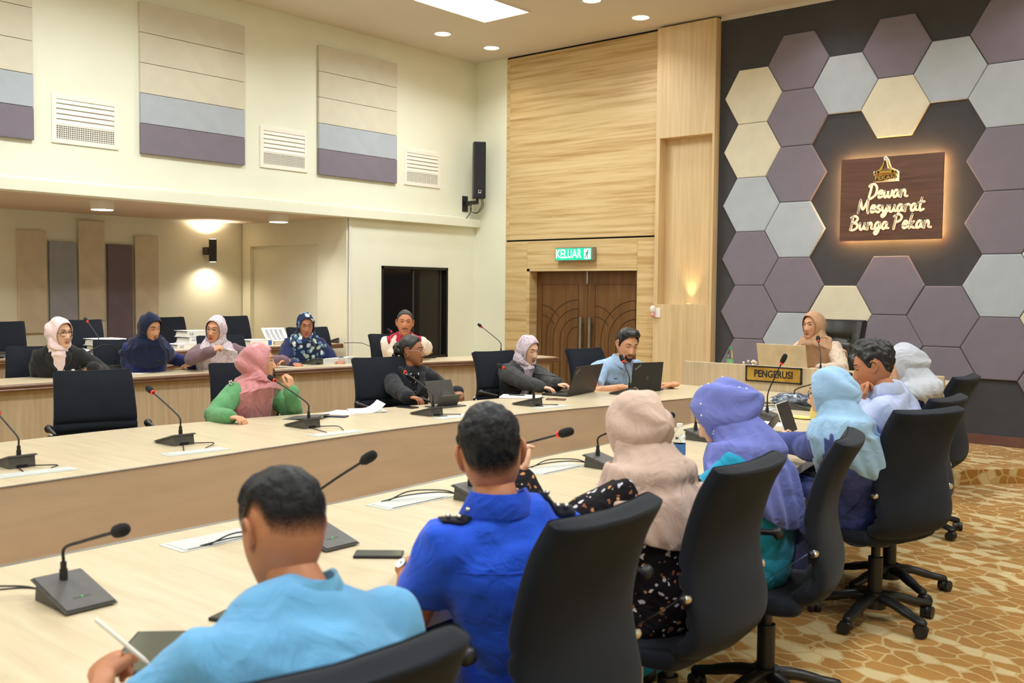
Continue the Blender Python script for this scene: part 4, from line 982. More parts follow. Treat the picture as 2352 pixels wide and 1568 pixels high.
        me = evald(me, [('REMESH', dict(mode='VOXEL', voxel_size=.0105)), ('SMOOTH', dict(factor=.6, iterations=5))]); fold(me, .008 if sleeve == 'jacket' else .011, 8, sd)
        gb = BM(); gb.from_mesh(me); GB = BVHTree.FromBMesh(gb); gb.free()
        me.materials.append(top); me.shade_smooth(); link('jacket' if sleeve == 'jacket' else 'shirt', L(me), root)
    if pants:
        bm = BM()
        tube(bm, [sp(.12), pelvis-U*.03, pelvis-U*.07], [(.185*S, .14*S), (.185*S, .14*S), (.16*S, .12*S)], 20, side=LR)
        for hip, kn, an in legs: tube(bm, [hip, hip.lerp(kn, .5), kn, kn.lerp(an, .5), an], [.1*S, .09*S, .072*S, .066*S, .058*S], 16)
        if skirt:
            a = legs[0][1].lerp(legs[1][1], .5); c = legs[0][2].lerp(legs[1][2], .5)
            tube(bm, [pelvis, a, a.lerp(c, .5), c], [(.19*S, .1*S), (.17*S, .085*S), (.17*S, .09*S), (.19*S, .1*S)], 22, side=LR)
        me = bpy.data.meshes.new('g'); bm.to_mesh(me); bm.free(); me = evald(me, [('REMESH', dict(mode='VOXEL', voxel_size=.016)), ('SMOOTH', dict(factor=.6, iterations=4))]); fold(me, .012, 7, sd+9)
        me.materials.append(pants); me.shade_smooth(); link('skirt' if skirt else 'trousers', L(me), root)
    for s, (hip, kn, an) in zip((1, -1), legs):
        g = BM(); tube(g, [an-U*.045-LF*.05, an-U*.045, an-U*.055+LF*.1, an-U*.062+LF*.18], [(.036, .04), (.042, .045), (.046, .03), (.036, .02)], 14, side=LR)
        me = tomesh('shoe', g, M_['blackp'], True); link('shoe', L(me), root)
    # --- collar
    if collar:
        mtc, hgt, opn = collar; bm = BM(); rr = []; nseg = 36
        for k in range(nseg+1):
            a = R(opn/2)+(2*math.pi-R(opn))*k/nseg; c0 = nb.lerp(neck_top, .12)
            o = hF.lerp(F, .6).normalized()*math.cos(a)+Rt*math.sin(a)
            ctr = nb+F*.004+U*.04*S-(U-hup)*.02
            def pt(r, z): return ctr+V((F*math.cos(a)+Rt*math.sin(a)))*r*S+U*z*S+F*(.0 if z < 0 else .0)
            fr = max(0, math.cos(a)); dz = -.035*fr
            rr.append([pt(.074, -.02+dz), pt(.066, hgt+dz), pt(.072, hgt+.004+dz), pt(.098+.012*fr, -.012+dz-.018*fr), pt(.092+.012*fr, -.024+dz-.018*fr)])
        loft(bm, rr); me = tomesh('collar', bm, mtc, True, 60); link('collar', L(me), root)
    # --- hair
    if hair:
        st = hair; hmt = st['mat']; thick = st.get('t', .016)
        def hl(az):
            a = abs(math.degrees(az)); return np.interp(a, st.get('az', (0, 30, 52, 66, 74, 82, 96, 112, 125, 150, 180)), st.get('el', (44, 42, 30, 16, -4, -6, 22, 8, -22, -34, -38)))
        nu, nv = 140, 44; rows = []; bm = BM(); cl = bm.verts.layers.float.new('fade')
        for j in range(nv+1):
            row = []
            for i in range(nu):
                az = -math.pi+2*math.pi*i/nu; e0 = R(float(hl(az))); el = e0+(R(89.5)-e0)*(j/nv); t = min(1, (j/nv)*4)
                fade = st.get('fade', 1); h = thick*(.12+.88*min(1, max(0, (math.degrees(el)+10)/45)) if fade else 1)*t**.6
                if st.get('quiff') and math.degrees(el) > 35 and abs(az) < 1.3: h += st['quiff']*math.exp(-((math.degrees(el)-50)/22)**2)
                p = head_pt(az, el, False); nn = p.normalized(); q = p*st.get('fr', 70); h += st.get('rough', .003)*noise.noise(V((q.x*st.get('sx', 1), q.y*.35, q.z*.8))+V((sd, 0, 0)))*min(1, j/8)
                row.append(bm.verts.new(Hl @ (p+nn*(h+.0006))))
            rows.append(row)
        for a, b in zip(rows, rows[1:]):
            for i in range(nu): bm.faces.new((a[i], a[(i+1) % nu], b[(i+1) % nu], b[i]))
        bm.faces.new(rows[-1])
        for j, row in enumerate(rows):
            for v in row: v[cl] = min(1, j/nv*st.get('fk', 6))
        me = tomesh('hair', bm, hmt, True); link('hair', me, root)
        if st.get('bun'):
            bm = BM(); rnd = random.Random(3)
            for k in range(26): sph(bm, Hl @ V((rnd.uniform(-.035, .035), -.115+rnd.uniform(-.028, .02), rnd.uniform(-.06, .04))), .018+rnd.random()*.01, 8, 6)
            obj('hair_bun', bm, hmt, root, smooth=True)
            bm = BM()
            for k in range(14): sph(bm, Hl @ V((rnd.uniform(-.045, .045), -.135+rnd.uniform(-.03, .02), rnd.uniform(-.07, .04))), .0035, 6, 4)
            obj('hair_pearl', bm, M_['textwhite'], root)
    if beard:
        mt_ = beard
        bp = [facept(s, z, .002) for s, z in ((-.03, -.055), (-.02, -.0485), (-.007, -.0455), (.007, -.0455), (.02, -.0485), (.03, -.055))]
        g = BM(); tube(g, [Hl @ p for p in bp], [.0015*S, .0028*S, .003*S, .003*S, .0028*S, .0015*S], 8); obj('moustache', g, M_['brow'], root, smooth=True)
        if mt_ == 'full':
            def bf(u, v):
                x = (u*2-1); return facept(x*.036, -.078-.026*v+.03*x*x, .0025*(math.sin(math.pi*v)+.2))
            patch('beard', bf, 16, 6, M_['brow'], root, Hl)
            for s in (1, -1): g = BM(); tube(g, [Hl @ facept(s*x, z, .001) for x, z in ((.028, -.06), (.033, -.075), (.034, -.09))], .004*S, 8); obj('beard_side', g, M_['brow'], root, smooth=True)
    # --- glasses
    if glasses:
        g = BM(); rw, rh, th = glasses.get('rw', .024), glasses.get('rh', .019), glasses.get('th', .0014)
        yy = .0925
        for s in (1, -1):
            tube(g, [Hl @ V((s*.031+rw*math.cos(a)*(1), yy-.006*abs(math.cos(a)) if math.cos(a)*s > 0 else yy, .008+rh*math.sin(a))) for a in [2*math.pi*k/20 for k in range(21)]], th*S, 6, rnd=False)
            tube(g, [Hl @ V((s*.055, yy-.006, .012)), Hl @ V((s*.078, .05, .012)), Hl @ V((s*.08, -.0, .01))], th*S, 6)
        tube(g, [Hl @ V((-.008, yy, .012)), Hl @ V((0, yy+.002, .014)), Hl @ V((.008, yy, .012))], th*S, 6)
        obj('glasses', g, glasses['mat'], root, smooth=True)
    # --- headscarf
    if hijab:
        hj = hijab; mt_ = hj['mat']; bm = BM(); nu, nv = 64, 26; vs = []
        vis = hj.get('visor', .012); und = hj.get('under')
        for j in range(nv+1):
            s = j/nv; row = []
            for i in range(nu):
                th = 2*math.pi*i/nu; up = math.cos(th); sx = math.sin(th)
                ph0 = R(46+7*abs(sx)+ (16 if up < 0 else 0)*(-min(0, up))); ph = ph0+(math.pi-.02-ph0)*s
                d = V((math.sin(ph)*sx, math.cos(ph), math.sin(ph)*up))
                rx, rz = .09, (.131 if d.z > 0 else .124); ry = .118 if d.y < 0 else .106
                if d.z < 0: rx = .09-.012*(-d.z)
                p = V((d.x*rx, d.y*ry-.004, d.z*rz))
                if d.z < -.2 and d.y < .6: p.y += .02*(-d.z)*(1 if d.y > 0 else .4)
                if up > 0: p.y += vis*up*math.exp(-s*9)
                k = (1-math.exp(-s*6))*max(0, math.sin(math.pi*min(1, s*1.02)))**.7
                f = hj.get('fold', .005)*1.5*k*(math.sin(th*5+ph*4+sd)*(.6+.4*math.sin(th*3+sd*2))+.5*noise.noise(V((math.sin(th)*2.2, ph*1.4, math.cos(th)*2.2+sd))))
                f += .006*math.exp(-((s-.04)/.05)**2)*0
                p += d*(f+hj.get('puff', 0)*max(0, -d.y)*(1+d.z*.5))
                if hj.get('back'): p += V((0, -hj['back'], 0))*max(0, -d.y)**2*math.exp(-((d.z+.2)/.55)**2)
                row.append(bm.verts.new(Hl @ p))
            vs.append(row)
        for a, b in zip(vs, vs[1:]):
            for i in range(nu): bm.faces.new((a[i], a[(i+1) % nu], b[(i+1) % nu], b[i]))
        bm.faces.new(vs[-1])
        me = tomesh('headscarf', bm, mt_, True)
        hb_m = BM(); hb_m.from_mesh(me); HOOD = BVHTree.FromBMesh(hb_m); hb_m.free()
        hs = link('headscarf', me, root); md = hs.modifiers.new('s', 'SOLIDIFY'); md.thickness = .004; md.offset = 0
        # cape over neck, shoulders and chest
        bm = BM(); nu = 96; key = []
        hf, hb_, hsd = hj.get('front', .26), hj.get('backlen', .22), hj.get('side', .1); ly = hj.get('skew', 0)
        cN = inv @ nb; FF, RR = F, Rt
        hRl, hFl = (HM_ @ V((1, 0, 0))), hfw
        for i in range(nu):
            a = 2*math.pi*i/nu; ca, sa = math.cos(a), math.sin(a)    # ca front, sa right
            e = lambda c, rx, rf, rb, z, fx=RR, fy=FF: c+fx*sa*rx*S+fy*ca*(rf if ca > 0 else rb)*S+U*z*S
            ht = inv @ hc; bl0 = hj.get('bulge', 0)
            tk = (.66+.34*max(0, ca)**16) if hj.get('tuck') else 1
            k0 = ht+hRl*sa*.082*S+hFl*(ca*(.07 if ca > 0 else .106)+.0)*S-hup*(.015+.0*ca if ca < 0 else .015+.08*ca)*S
            k1 = e(ht-hup*(.085+.045*max(0, ca))*S-hFl*.0, .101, .088, .126+bl0*.8, 0, hRl, hFl.lerp(F, .5).normalized())
            bl = hj.get('bulge', 0)
            k2 = e(cN+U*.045*S, .122+bl, .105+bl*.5, .13+bl, 0) if not hj.get('tuck') else e(cN+U*.035*S, .09, .09, .085, 0)
            shb = bulk*(1 if not female else .9)
            k3 = e(cN, (.178*shb+bl*.5)*tk, .135*tk, (.14+bl*.5)*tk, -.005-.02*abs(sa))
            spd = V((sp(.84)-sp(.6))).normalized()
            low = inv @ sp(.8)
            hem = hf*max(0, ca)**1.0+hb_*max(0, -ca)**1.0+hsd*abs(sa)+ly*max(0, sa*hj.get('skdir', 1))
            ln_ = (nb-pelvis).length; v_ = 1-.25*max(0, ca)*hj.get('vee', 0)
            k4 = low+RR*sa*(.25*shb)*tk*S+FF*ca*(.165 if ca > 0 else .15)*tk*S+U*(.035 if abs(sa) < .5 else .03)*S
            c5 = inv @ sp(max(.1, .8-hem*.6*S/ln_)); c6 = inv @ sp(max(.05, .8-hem*S/ln_))
            k5 = c5+RR*sa*(.25*shb)*tk*S*(1+v_)/2+FF*ca*(.176+hj.get('cw', 0) if ca > 0 else .158)*tk*S
            k6 = c6+RR*sa*(.235*shb)*tk*S*v_+FF*ca*(.176+hj.get('cw', 0) if ca > 0 else .155)*tk*S
            ring = cat([k0, k1, k2, k3, k4, k5, k6], 4)
            out = V((RR*sa+FF*ca))
            m = len(ring)
            for q, p in enumerate(ring):
                t = q/(m-1); A = hj.get('cfold', .011)*min(1, t*1.6)
                w_ = math.sin(a*hj.get('n', 9)+sd*1.7+t*2.5)*(.6+.4*math.sin(a*3.3+sd))+.5*math.sin(a*17+t*5+sd)
                ring[q] = p+out*A*w_*S+U*(.004*math.sin(t*22+a*2+sd) if .2 < t < .6 else 0)
            key.append(ring)
        vs = [[bm.verts.new(p) for p in r] for r in key]
        for i in range(nu):
            a, b = vs[i], vs[(i+1) % nu]
            for q in range(len(a)-1):
                bm.faces.new((a[q], b[q], b[q+1], a[q+1]))
        me = tomesh('scarf_drape', bm, hj.get('mat2', mt_), True)
        hs = link('scarf_drape', me, root); md = hs.modifiers.new('s', 'SOLIDIFY'); md.thickness = .004; md.offset = 0
        md = hs.modifiers.new('u', 'SUBSURF'); md.levels = md.render_levels = 1
        if und:
            patch('under_scarf', lambda u, v: head_pt(R(-50+100*u), R(36+14*v), False, .005), 16, 4, und, root, Hl)
    return dict(root=root, H=H, Hl=Hl, inv=inv, nb=nb, F=F, Rt=Rt, sp=sp, arms=arms, S=S, hfw=hfw, hup=hup, L=L, GB=GB, HOOD=HOOD)
def wristwatch(P, k, mt, face_mt, nrm=None):
    side, Sx, E, W, hs = P['arms'][k]; d = (W-E).normalized(); c = E.lerp(W, .93); bm = BM(); r = .033*P['S']
    a = d.orthogonal().normalized(); b = d.cross(a)
    nn = V(nrm).normalized() if nrm is not None else V((0, 0, 1)); nn = (nn-nn.dot(d)*d).normalized(); a = nn; b = d.cross(a)
    tube(bm, [c+(a*math.cos(q)*.9+b*math.sin(q))*r for q in [2*math.pi*i/20 for i in range(21)]], (.009, .0025), 8, side=d, rnd=False)
    o = link('watch_strap', P['L'](tomesh('watch_strap', bm, mt, True)), P['root'])
    bm = BM(); Mx = frame(b, d, c+a*r*.95); 
    g = bmesh.ops.create_cone(bm, cap_ends=True, segments=20, radius1=.017, radius2=.016, depth=.008); bmesh.ops.transform(bm, matrix=Mx, verts=g['verts'])
    link('watch_case', P['L'](tomesh('watch_case', bm, face_mt, False)), o)

def onshirt(P, x, t, off=.002, front=1, up=False, y=0):
    """point on the garment: x metres to the wearer's right, t along the spine (front or back), or seen from above"""
    if up: o = P['sp'](t)+P['Rt']*x+P['F']*y+V((0, 0, .5)); d = V((0, 0, -1))
    else: o = P['sp'](t)+P['Rt']*x+P['F']*.6*front; d = -P['F']*front
    h = P['GB'].ray_cast(o, d)
    if not h[0]: return P['sp'](t)
    n = h[1] if h[1].dot(d) < 0 else -h[1]
    return h[0]+(n*.6-d*.4)*off
def applique(P, name, f, nu, nv, mt, th=.002):
    bm = BM(); vs = [[bm.verts.new(f(i/nu, j/nv)) for i in range(nu+1)] for j in range(nv+1)]
    for j in range(nv):
        for i in range(nu): bm.faces.new((vs[j][i], vs[j][i+1], vs[j+1][i+1], vs[j+1][i]))
    me = tomesh(name, bm, mt, True); o = link(name, P['L'](me), P['root'])
    if th: m_ = o.modifiers.new('s', 'SOLIDIFY'); m_.thickness = th; m_.offset = 0
    return o
# ------------------------------------------------------------------ the people of the photograph
CREASE[0] = True
def dv(az, el=0): return V((math.cos(R(az))*math.cos(R(el)), math.sin(R(az))*math.cos(R(el)), math.sin(R(el))))
def pel(hc, yaw, lean, floor=0, side=0, z=.55):
    d = dv(yaw); r = V((d.y, -d.x, 0)); return V((hc.x, hc.y, 0))-d*lean+r*side+V((0, 0, z+floor))
HAIR = plain('black_hair', (24, 23, 25), .38, var=.35, vs=60, bmp=.5, bs_=220, spec=.6)
HAIRG = plain('greying_hair', (58, 54, 52), .6, var=.3, vs=70, bmp=.5, bs_=220)
# hair that thins towards the hairline over tan skin
def fadehair(name):
    mt, nt, b = newmat(name); b.inputs['Roughness'].default_value = .5; b.inputs['Specular IOR Level'].default_value = .22
    co = coord(nt); n = N(nt, 'ShaderNodeTexNoise', Scale=90, Detail=3); nt.links.new(co, n.inputs['Vector'])
    nt.links.new(ramp(nt, n.outputs[0], [(.3, (14, 14, 17)), (.7, (34, 35, 42))]), b.inputs['Base Color']); bump(nt, b, n.outputs[0], .8, .004)
    at = N(nt, 'ShaderNodeAttribute'); at.attribute_name = 'fade'; n2 = N(nt, 'ShaderNodeTexNoise', Scale=420, Detail=2); nt.links.new(coord(nt), n2.inputs['Vector'])
    ad = N(nt, 'ShaderNodeMath', operation='ADD'); nt.links.new(at.outputs['Fac'], ad.inputs[0]); nt.links.new(n2.outputs[0], ad.inputs[1])
    nt.links.new(ramp(nt, ad.outputs[0], [(.5, (0, 0, 0)), (1.0, (255, 255, 255))]), b.inputs['Alpha']); return mt
HAIR2 = fadehair('short_black_hair')
TAN, FAIR, BRN = ('skin_tan', (192, 132, 96)), ('skin_fair', (226, 178, 148)), ('skin_brown', (158, 104, 74))
SHORT = (44, 42, 30, 16, -4, -6, 22, 8, -22, -34, -38)
PPL = {}
# --- near side, from the left
hc = ony(652, 1222, 1.2)
PPL['polo'] = person('short-haired person in a light blue polo shirt writing on a tablet', 176, 170, hc, V((-1.45, 1.04, .56)), pitch=-28, roll=4,
    hand_r=dict(w=V((-1.95, 1.42, .8)), d=dv(200, -10), n=V((0, -.3, -1)), curl=(.5,)), hand_l=dict(w=V((-1.93, .98, .8)), d=dv(150, 5), n=V((.1, .5, -.8)), lat=V((0, .6, 1)), curl=(.75, .8, .95, 1.0), thumb=.9, tcurl=.7),
    sk=('skin_warm', (186, 124, 90)), top=fabric('sky_polo', (102, 164, 212), wv=500), sleeve='short', slen=.9, pants=fabric('dark_trousers', (34, 36, 44)), bulk=1.08,
    hair=dict(mat=HAIR2, fk=2.6, t=.014, el=(46, 44, 32, 18, 4, 2, 24, 12, -8, -16, -18), rough=.003, quiff=.01), collar=(fabric('sky_collar', (104, 168, 208), wv=500), .034, 30))
hc = ony(1128, 1046, 1.97)
PPL['blue'] = person('black-haired person in a royal blue uniform shirt, seen from behind', 134, 152, hc, V((-1.7, 2.08, .56)), pitch=-14, roll=-7, scale=1.06,
    hand_l=dict(w=onz(936, 1300, .8), d=dv(112, 0), n=V((0, 0, -1)), curl=(.4,)), hand_r=dict(w=V((-2.2, 2.35, .79)), d=dv(190), n=V((0, 0, -1)), curl=(.3,)), pole_l=V((.15, -.55, -1.3)),
    sk=('skin_warm', (186, 124, 90)), top=fabric('royal_shirt', (36, 84, 214), wv=600), sleeve='short', slen=.5, pants=fabric('royal_trousers', (30, 66, 190)), bulk=.92,
    hair=dict(mat=HAIR2, fk=3.2, t=.018, rough=.005, el=(40, 38, 28, 16, 2, 0, 20, 6, -20, -30, -32)), collar=(fabric('royal_collar', (34, 78, 206), wv=600), .036, 40))
hc = ony(1458, 986, 2.82)
FLOR = spots('black_floral', (24, 20, 26), [(226, 224, 226), (196, 140, 92), (24, 20, 26), (200, 200, 214), (150, 96, 70)], 46, .3)
PPL['beige'] = person('person in a beige headscarf and black dress with blossoms, seen from behind', 168, 172, hc, V((-1.77, 2.86, .56)), pitch=-16, roll=0, female=True,
    hand_l=dict(w=V((-2.14, 2.55, .97)), d=dv(150, 70), n=V((.3, .8, 0)), lat=V((.9, -.2, 0)), curl=(.45,)), hand_r=dict(w=V((-2.1, 3.15, .79)), d=dv(190, 0), n=V((0, 0, -1)), curl=(.4,)), pole_l=V((.2, -.6, -1)),
    sk=FAIR, top=FLOR, dress=True, pants=FLOR, skirt=True, hijab=dict(mat=fabric('beige_scarf', (202, 176, 164), wv=700), front=.24, backlen=.12, side=.03, fold=.007, cfold=.012, skew=.26, skdir=1, visor=.01, back=.03, puff=.012, n=6, bulge=.03))
hc = ony(1655, 955, 3.45)
PPL['purple'] = person('person in a beaded periwinkle headscarf and turquoise dress, head bent down', 190, 188, hc, V((-1.78, 3.57, .56)), pitch=-34, roll=4, female=True, sk=FAIR,
    hand_l=dict(w=V((-2.15, 3.3, .8)), d=dv(150), n=V((0, 0, -1))), hand_r=dict(w=V((-2.2, 3.6, .8)), d=dv(200), n=V((0, 0, -1))),
    top=fabric('turquoise_dress', (34, 148, 186), wv=600), dress=True, pants=fabric('turquoise_skirt', (36, 150, 188)), skirt=True,
    hijab=dict(mat=fabric('periwinkle_scarf', (112, 122, 198), wv=700), front=.3, backlen=.2, side=.02, fold=.009, cfold=.014, skew=.22, skdir=1, visor=.016, back=.05, puff=.014, n=6, bulge=.03))
hc = ony(1908, 905, 4.5)
DENIM = grain('navy_brocade', [(.3, (46, 56, 116)), (.6, (62, 76, 146)), (.8, (90, 102, 170))], (30, 30, 30), .8, .1)
PPL['lbh'] = person('person in a pale blue headscarf, navy dress, glasses and lowered yellow mask', 184, 172, hc, V((-1.83, 4.8, .56)), pitch=-10, roll=2, female=True, sk=FAIR,
    hand_l=dict(w=onz(1822, 1022, .82), d=dv(165, 5), n=V((0, .6, .6)), lat=V((-.2, -.3, 1)), curl=(.6,)), hand_r=dict(w=V((-2.4, 4.68, .82)), d=dv(200, 5), n=V((0, -.8, .3)), lat=V((0, 0, 1)), curl=(.6,)),
    top=DENIM, dress=True, pants=DENIM, skirt=True, glasses=dict(mat=plain('brown_frame', (60, 38, 30), .4), th=.0018),
    hijab=dict(mat=fabric('pale_blue_scarf', (150, 186, 222), wv=700), front=.26, backlen=.2, side=.02, fold=.006, cfold=.012, skew=.14, skdir=1, visor=.004, back=.02, n=7, bulge=.02))
hc = ony(2006, 842, 5.1)
PPL['darkman'] = person('person with tousled black hair in a pale lilac shirt, hands folded at the mouth', 203, 190, hc, V((-1.95, 5.37, .56)), pitch=-22, roll=3, sk=('skin_warm', (196, 134, 98)),
    hand_l=dict(w=ony(1982, 925, 4.98), d=dv(130, 72), n=V((.6, .5, .3)), lat=V((.8, 0, .5)), curl=(.8,), tcurl=.6), hand_r=dict(w=ony(1966, 915, 5.16), d=dv(240, 70), n=V((.5, -.6, 0)), curl=(.7,)), pole_l=V((-.1, -.3, -1)), pole_r=V((-.1, .3, -1)),
    top=fabric('lilac_shirt', (178, 190, 226), wv=600), sleeve='long', pants=fabric('dark_trousers2', (30, 32, 40)), bulk=1.06, collar=(fabric('lilac_collar', (184, 196, 230), wv=600), .034, 40), eyes='down',
    hair=dict(mat=HAIR, t=.026, rough=.016, quiff=.012, sx=2.2, el=(46, 44, 32, 18, 2, 0, 22, 8, -18, -28, -30)))
hc = ony(2078, 838, 6.3)
PPL['greyhij'] = person('person in a light grey headscarf over a dark floral dress, farthest on the near side', 205, 190, hc, V((-2.28, 6.78, .56)), pitch=-18, roll=0, female=True, sk=FAIR,
    top=spots('navy_pink_floral', (30, 28, 58), [(214, 150, 176), (30, 28, 58), (230, 200, 214)], 26, .34), dress=True, pants=fabric('dark_skirt', (30, 28, 50)), skirt=True,
    hijab=dict(mat=fabric('light_grey_scarf', (186, 190, 202), wv=700), front=.24, backlen=.24, side=.12, fold=.008, cfold=.012, visor=.0, back=.03, n=6, bulge=.03, skew=.1, skdir=1))
# --- far side of the table
hc = onx(596, 832, -5.7)
PPL['rose'] = person('person in a rose headscarf and green blouse with a hand raised to the chin', 48, 8, hc, pel(hc, 8, .2, z=.54), pitch=-3, roll=0, female=True, sk=('skin_f2', (206, 152, 118)),
    hand_l=dict(w=onx(668, 896, -5.5), d=dv(150, 76), n=dv(-160), lat=dv(-60), curl=(.55, .5, .35, .3), tcurl=.2, spread=.6), hand_r=dict(w=V((-5.42, 3.6, .79)), d=dv(20), n=V((0, 0, -1))), pole_r=V((-.4, -.9, -.6)), pole_l=V((0, .6, -1)),
    top=fabric('green_blouse', (92, 148, 100), wv=500), dress=True, pants=fabric('green_skirt', (84, 138, 92)), skirt=True, glasses=dict(mat=M_['steel'], th=.0013),
    hijab=dict(mat=fabric('rose_satin_scarf', (196, 126, 132), rough=.42, wv=900, sheen=.4, spec=.45, bmp=.1), front=.36, cw=.02, backlen=.2, side=.14, fold=.008, cfold=.013, visor=.006, back=.035, puff=.01, n=8))
hc = onx(946, 806, -5.75)
PPL['suit'] = person('person in a black suit with glasses and hair in a beaded bun', 22, -22, hc, pel(hc, -22, .14, z=.54), pitch=-4, roll=0, female=True, sk=BRN,
    hand_r=dict(w=onz(945, 916, .79), d=dv(15, -5), n=V((0, 0, -1)), curl=(.35,)), hand_l=dict(w=onz(1052, 900, .8), d=dv(-35, -10), n=V((0, 0, -1)), curl=(.5,)), pole_r=V((-.5, -.8, -.6)), pole_l=V((-.3, .8, -.6)),
    top=fabric('black_suit', (36, 37, 42), wv=700), sleeve='jacket', pants=fabric('black_suit_trousers', (34, 35, 40)), bulk=1.1, glasses=dict(mat=plain('pink_frame', (214, 178, 178), .3, .3), th=.0014),
    hair=dict(mat=HAIR, t=.014, rough=.003, bun=True, el=(46, 42, 30, 18, 10, 6, 14, -8, -34, -40, -42)), lips=(150, 80, 72))
hc = onx(1213, 803, -5.5)
PSLY = spots('pale_floral_scarf', (208, 194, 206), [(120, 60, 80), (208, 194, 206), (92, 84, 126), (170, 120, 140)], 75, .3)
PPL['hijsuit'] = person('person in a pale floral headscarf and charcoal jacket typing on a black laptop', -6, -12, hc, pel(hc, -12, .22, z=.54), pitch=-20, roll=3, female=True, sk=FAIR, eyes='down',
    hand_r=dict(w=onz(1254, 893, .8), d=dv(28, -6), n=V((0, 0, -1)), curl=(.3,)), hand_l=dict(w=onz(1300, 893, .8), d=dv(20), n=V((0, 0, -1))), pole_r=V((-.4, -.9, -.6)),
    top=fabric('charcoal_jacket', (58, 58, 60), wv=600), sleeve='jacket', pants=fabric('charcoal_skirt', (50, 50, 52)), skirt=True,
    hijab=dict(mat=PSLY, tuck=1, front=.42, backlen=.12, side=-.02, fold=.004, cfold=.007, visor=.004, vee=.9, n=7))
hc = onx(1440, 792, -4.98)
PPL['laptop'] = person('bearded person in a light blue shirt speaking behind an open laptop', -30, -16, hc, pel(hc, -16, .36, z=.54), pitch=-20, roll=-4, sk=('skin_f3', (214, 156, 120)), eyes='down', scale=1.16,
    hand_r=dict(w=onz(1432, 889, .79), d=dv(38, 0), n=V((0, 0, -1)), curl=(.5,)), hand_l=dict(w=V((-4.62, 7.62, .79)), d=dv(-150), n=V((0, 0, -1)), curl=(.5,)), pole_r=V((-.3, -1, -.7)), pole_l=V((-.2, 1, -.7)),
    top=fabric('light_blue_shirt', (158, 186, 222), wv=600), sleeve='short', pants=fabric('navy_trousers', (30, 36, 66)), beard='full', collar=(fabric('light_blue_collar', (164, 192, 226), wv=600), .034, 60),
    hair=dict(mat=HAIR, t=.016, rough=.006, quiff=.024, sx=.6))
# --- first tier
hc = onx(138, 765, -8.1)
PPL['pinkjacket'] = person('person in a pale pink headscarf, round glasses and black jacket holding a phone', 10, -28, hc, pel(hc, -28, .2, .11), pitch=-6, roll=2, female=True, sk=FAIR, floor=.11, legk=.72,
    hand_r=dict(w=onz(150, 846, .92), d=dv(25, 15), n=V((.2, .5, .4)), lat=V((-.3, 0, 1)), curl=(.5,)), hand_l=dict(w=onz(212, 846, .93), d=dv(-150, 10), n=V((.2, -.5, .4)), lat=V((-.3, 0, 1)), curl=(.55,)), pole_r=V((-.4, -1, -.6)), pole_l=V((-.3, 1, -.6)),
    top=fabric('black_jacket', (34, 34, 36), wv=600), sleeve='jacket', pants=fabric('black_skirt', (30, 30, 32)), bulk=1.05, glasses=dict(mat=M_['blackp'], th=.0019, rw=.026, rh=.022), collar=(fabric('jacket_collar', (38, 38, 40), wv=600), .025, 70),
    hijab=dict(mat=fabric('pale_pink_scarf', (238, 214, 216), wv=800), tuck=1, front=.2, backlen=.03, side=-.02, fold=.006, cfold=.005, visor=.012, back=.03, puff=.012, n=7, vee=.8))
hc = onx(345, 751, -8.05)
PPL['navy'] = person('person in a navy blue headscarf and navy tunic looking down at a red tablet', 6, -18, hc, pel(hc, -18, .2, .11), pitch=-22, roll=6, female=True, sk=('skin_f2', (206, 152, 118)), floor=.11, legk=.72, eyes='down',
    hand_r=dict(w=onz(355, 834, .92), d=dv(25, -8), n=V((0, 0, -1)), curl=(.35,)), hand_l=dict(w=onz(446, 838, .9), d=dv(-120, 5), n=V((-.3, -.5, -.3)), curl=(.4,)), pole_r=V((-.4, -1, -.5)), pole_l=V((-.3, 1, -.5)),
    top=fabric('navy_tunic', (38, 44, 96), wv=600), pants=fabric('navy_skirt', (36, 42, 90)), skirt=True,
    hijab=dict(mat=fabric('navy_scarf', (26, 34, 62), wv=700), front=.13, backlen=.1, side=-.02, fold=.005, cfold=.007, visor=.014, back=.02, n=6, bulge=.025))
hc = onx(496, 757, -7.95)
PPL['greyh'] = person('person in a pale floral headscarf and glasses smiling, chin resting near a bent hand', -62, -34, hc, pel(hc, -34, .2, .11), pitch=-8, roll=-6, female=True, sk=('skin_f3', (214, 156, 120)), floor=.11, legk=.72,
    hand_r=dict(w=onx(487, 806, -7.72), d=dv(50, 30), n=V((-.3, .3, -.9)), lat=V((-.2, .2, 1)), curl=(.85, .9, .9, .9), tcurl=.7), hand_l=dict(w=V((-7.7, 5.9, .9)), d=dv(-90), n=V((0, 0, -1))), pole_r=V((.1, -1, -.4)),
    top=fabric('mauve_grey_tunic', (118, 94, 102), wv=500), pants=fabric('mauve_grey_skirt', (110, 90, 98)), glasses=dict(mat=M_['steel'], th=.0012), lips=(196, 60, 76),
    hijab=dict(mat=spots('lilac_paisley', (212, 198, 206), [(168, 116, 136), (212, 198, 206), (120, 122, 156)], 70, .3), front=.34, backlen=.12, side=.0, fold=.005, cfold=.01, visor=.008, vee=.7, n=7))
hc = onx(702, 747, -8.05)
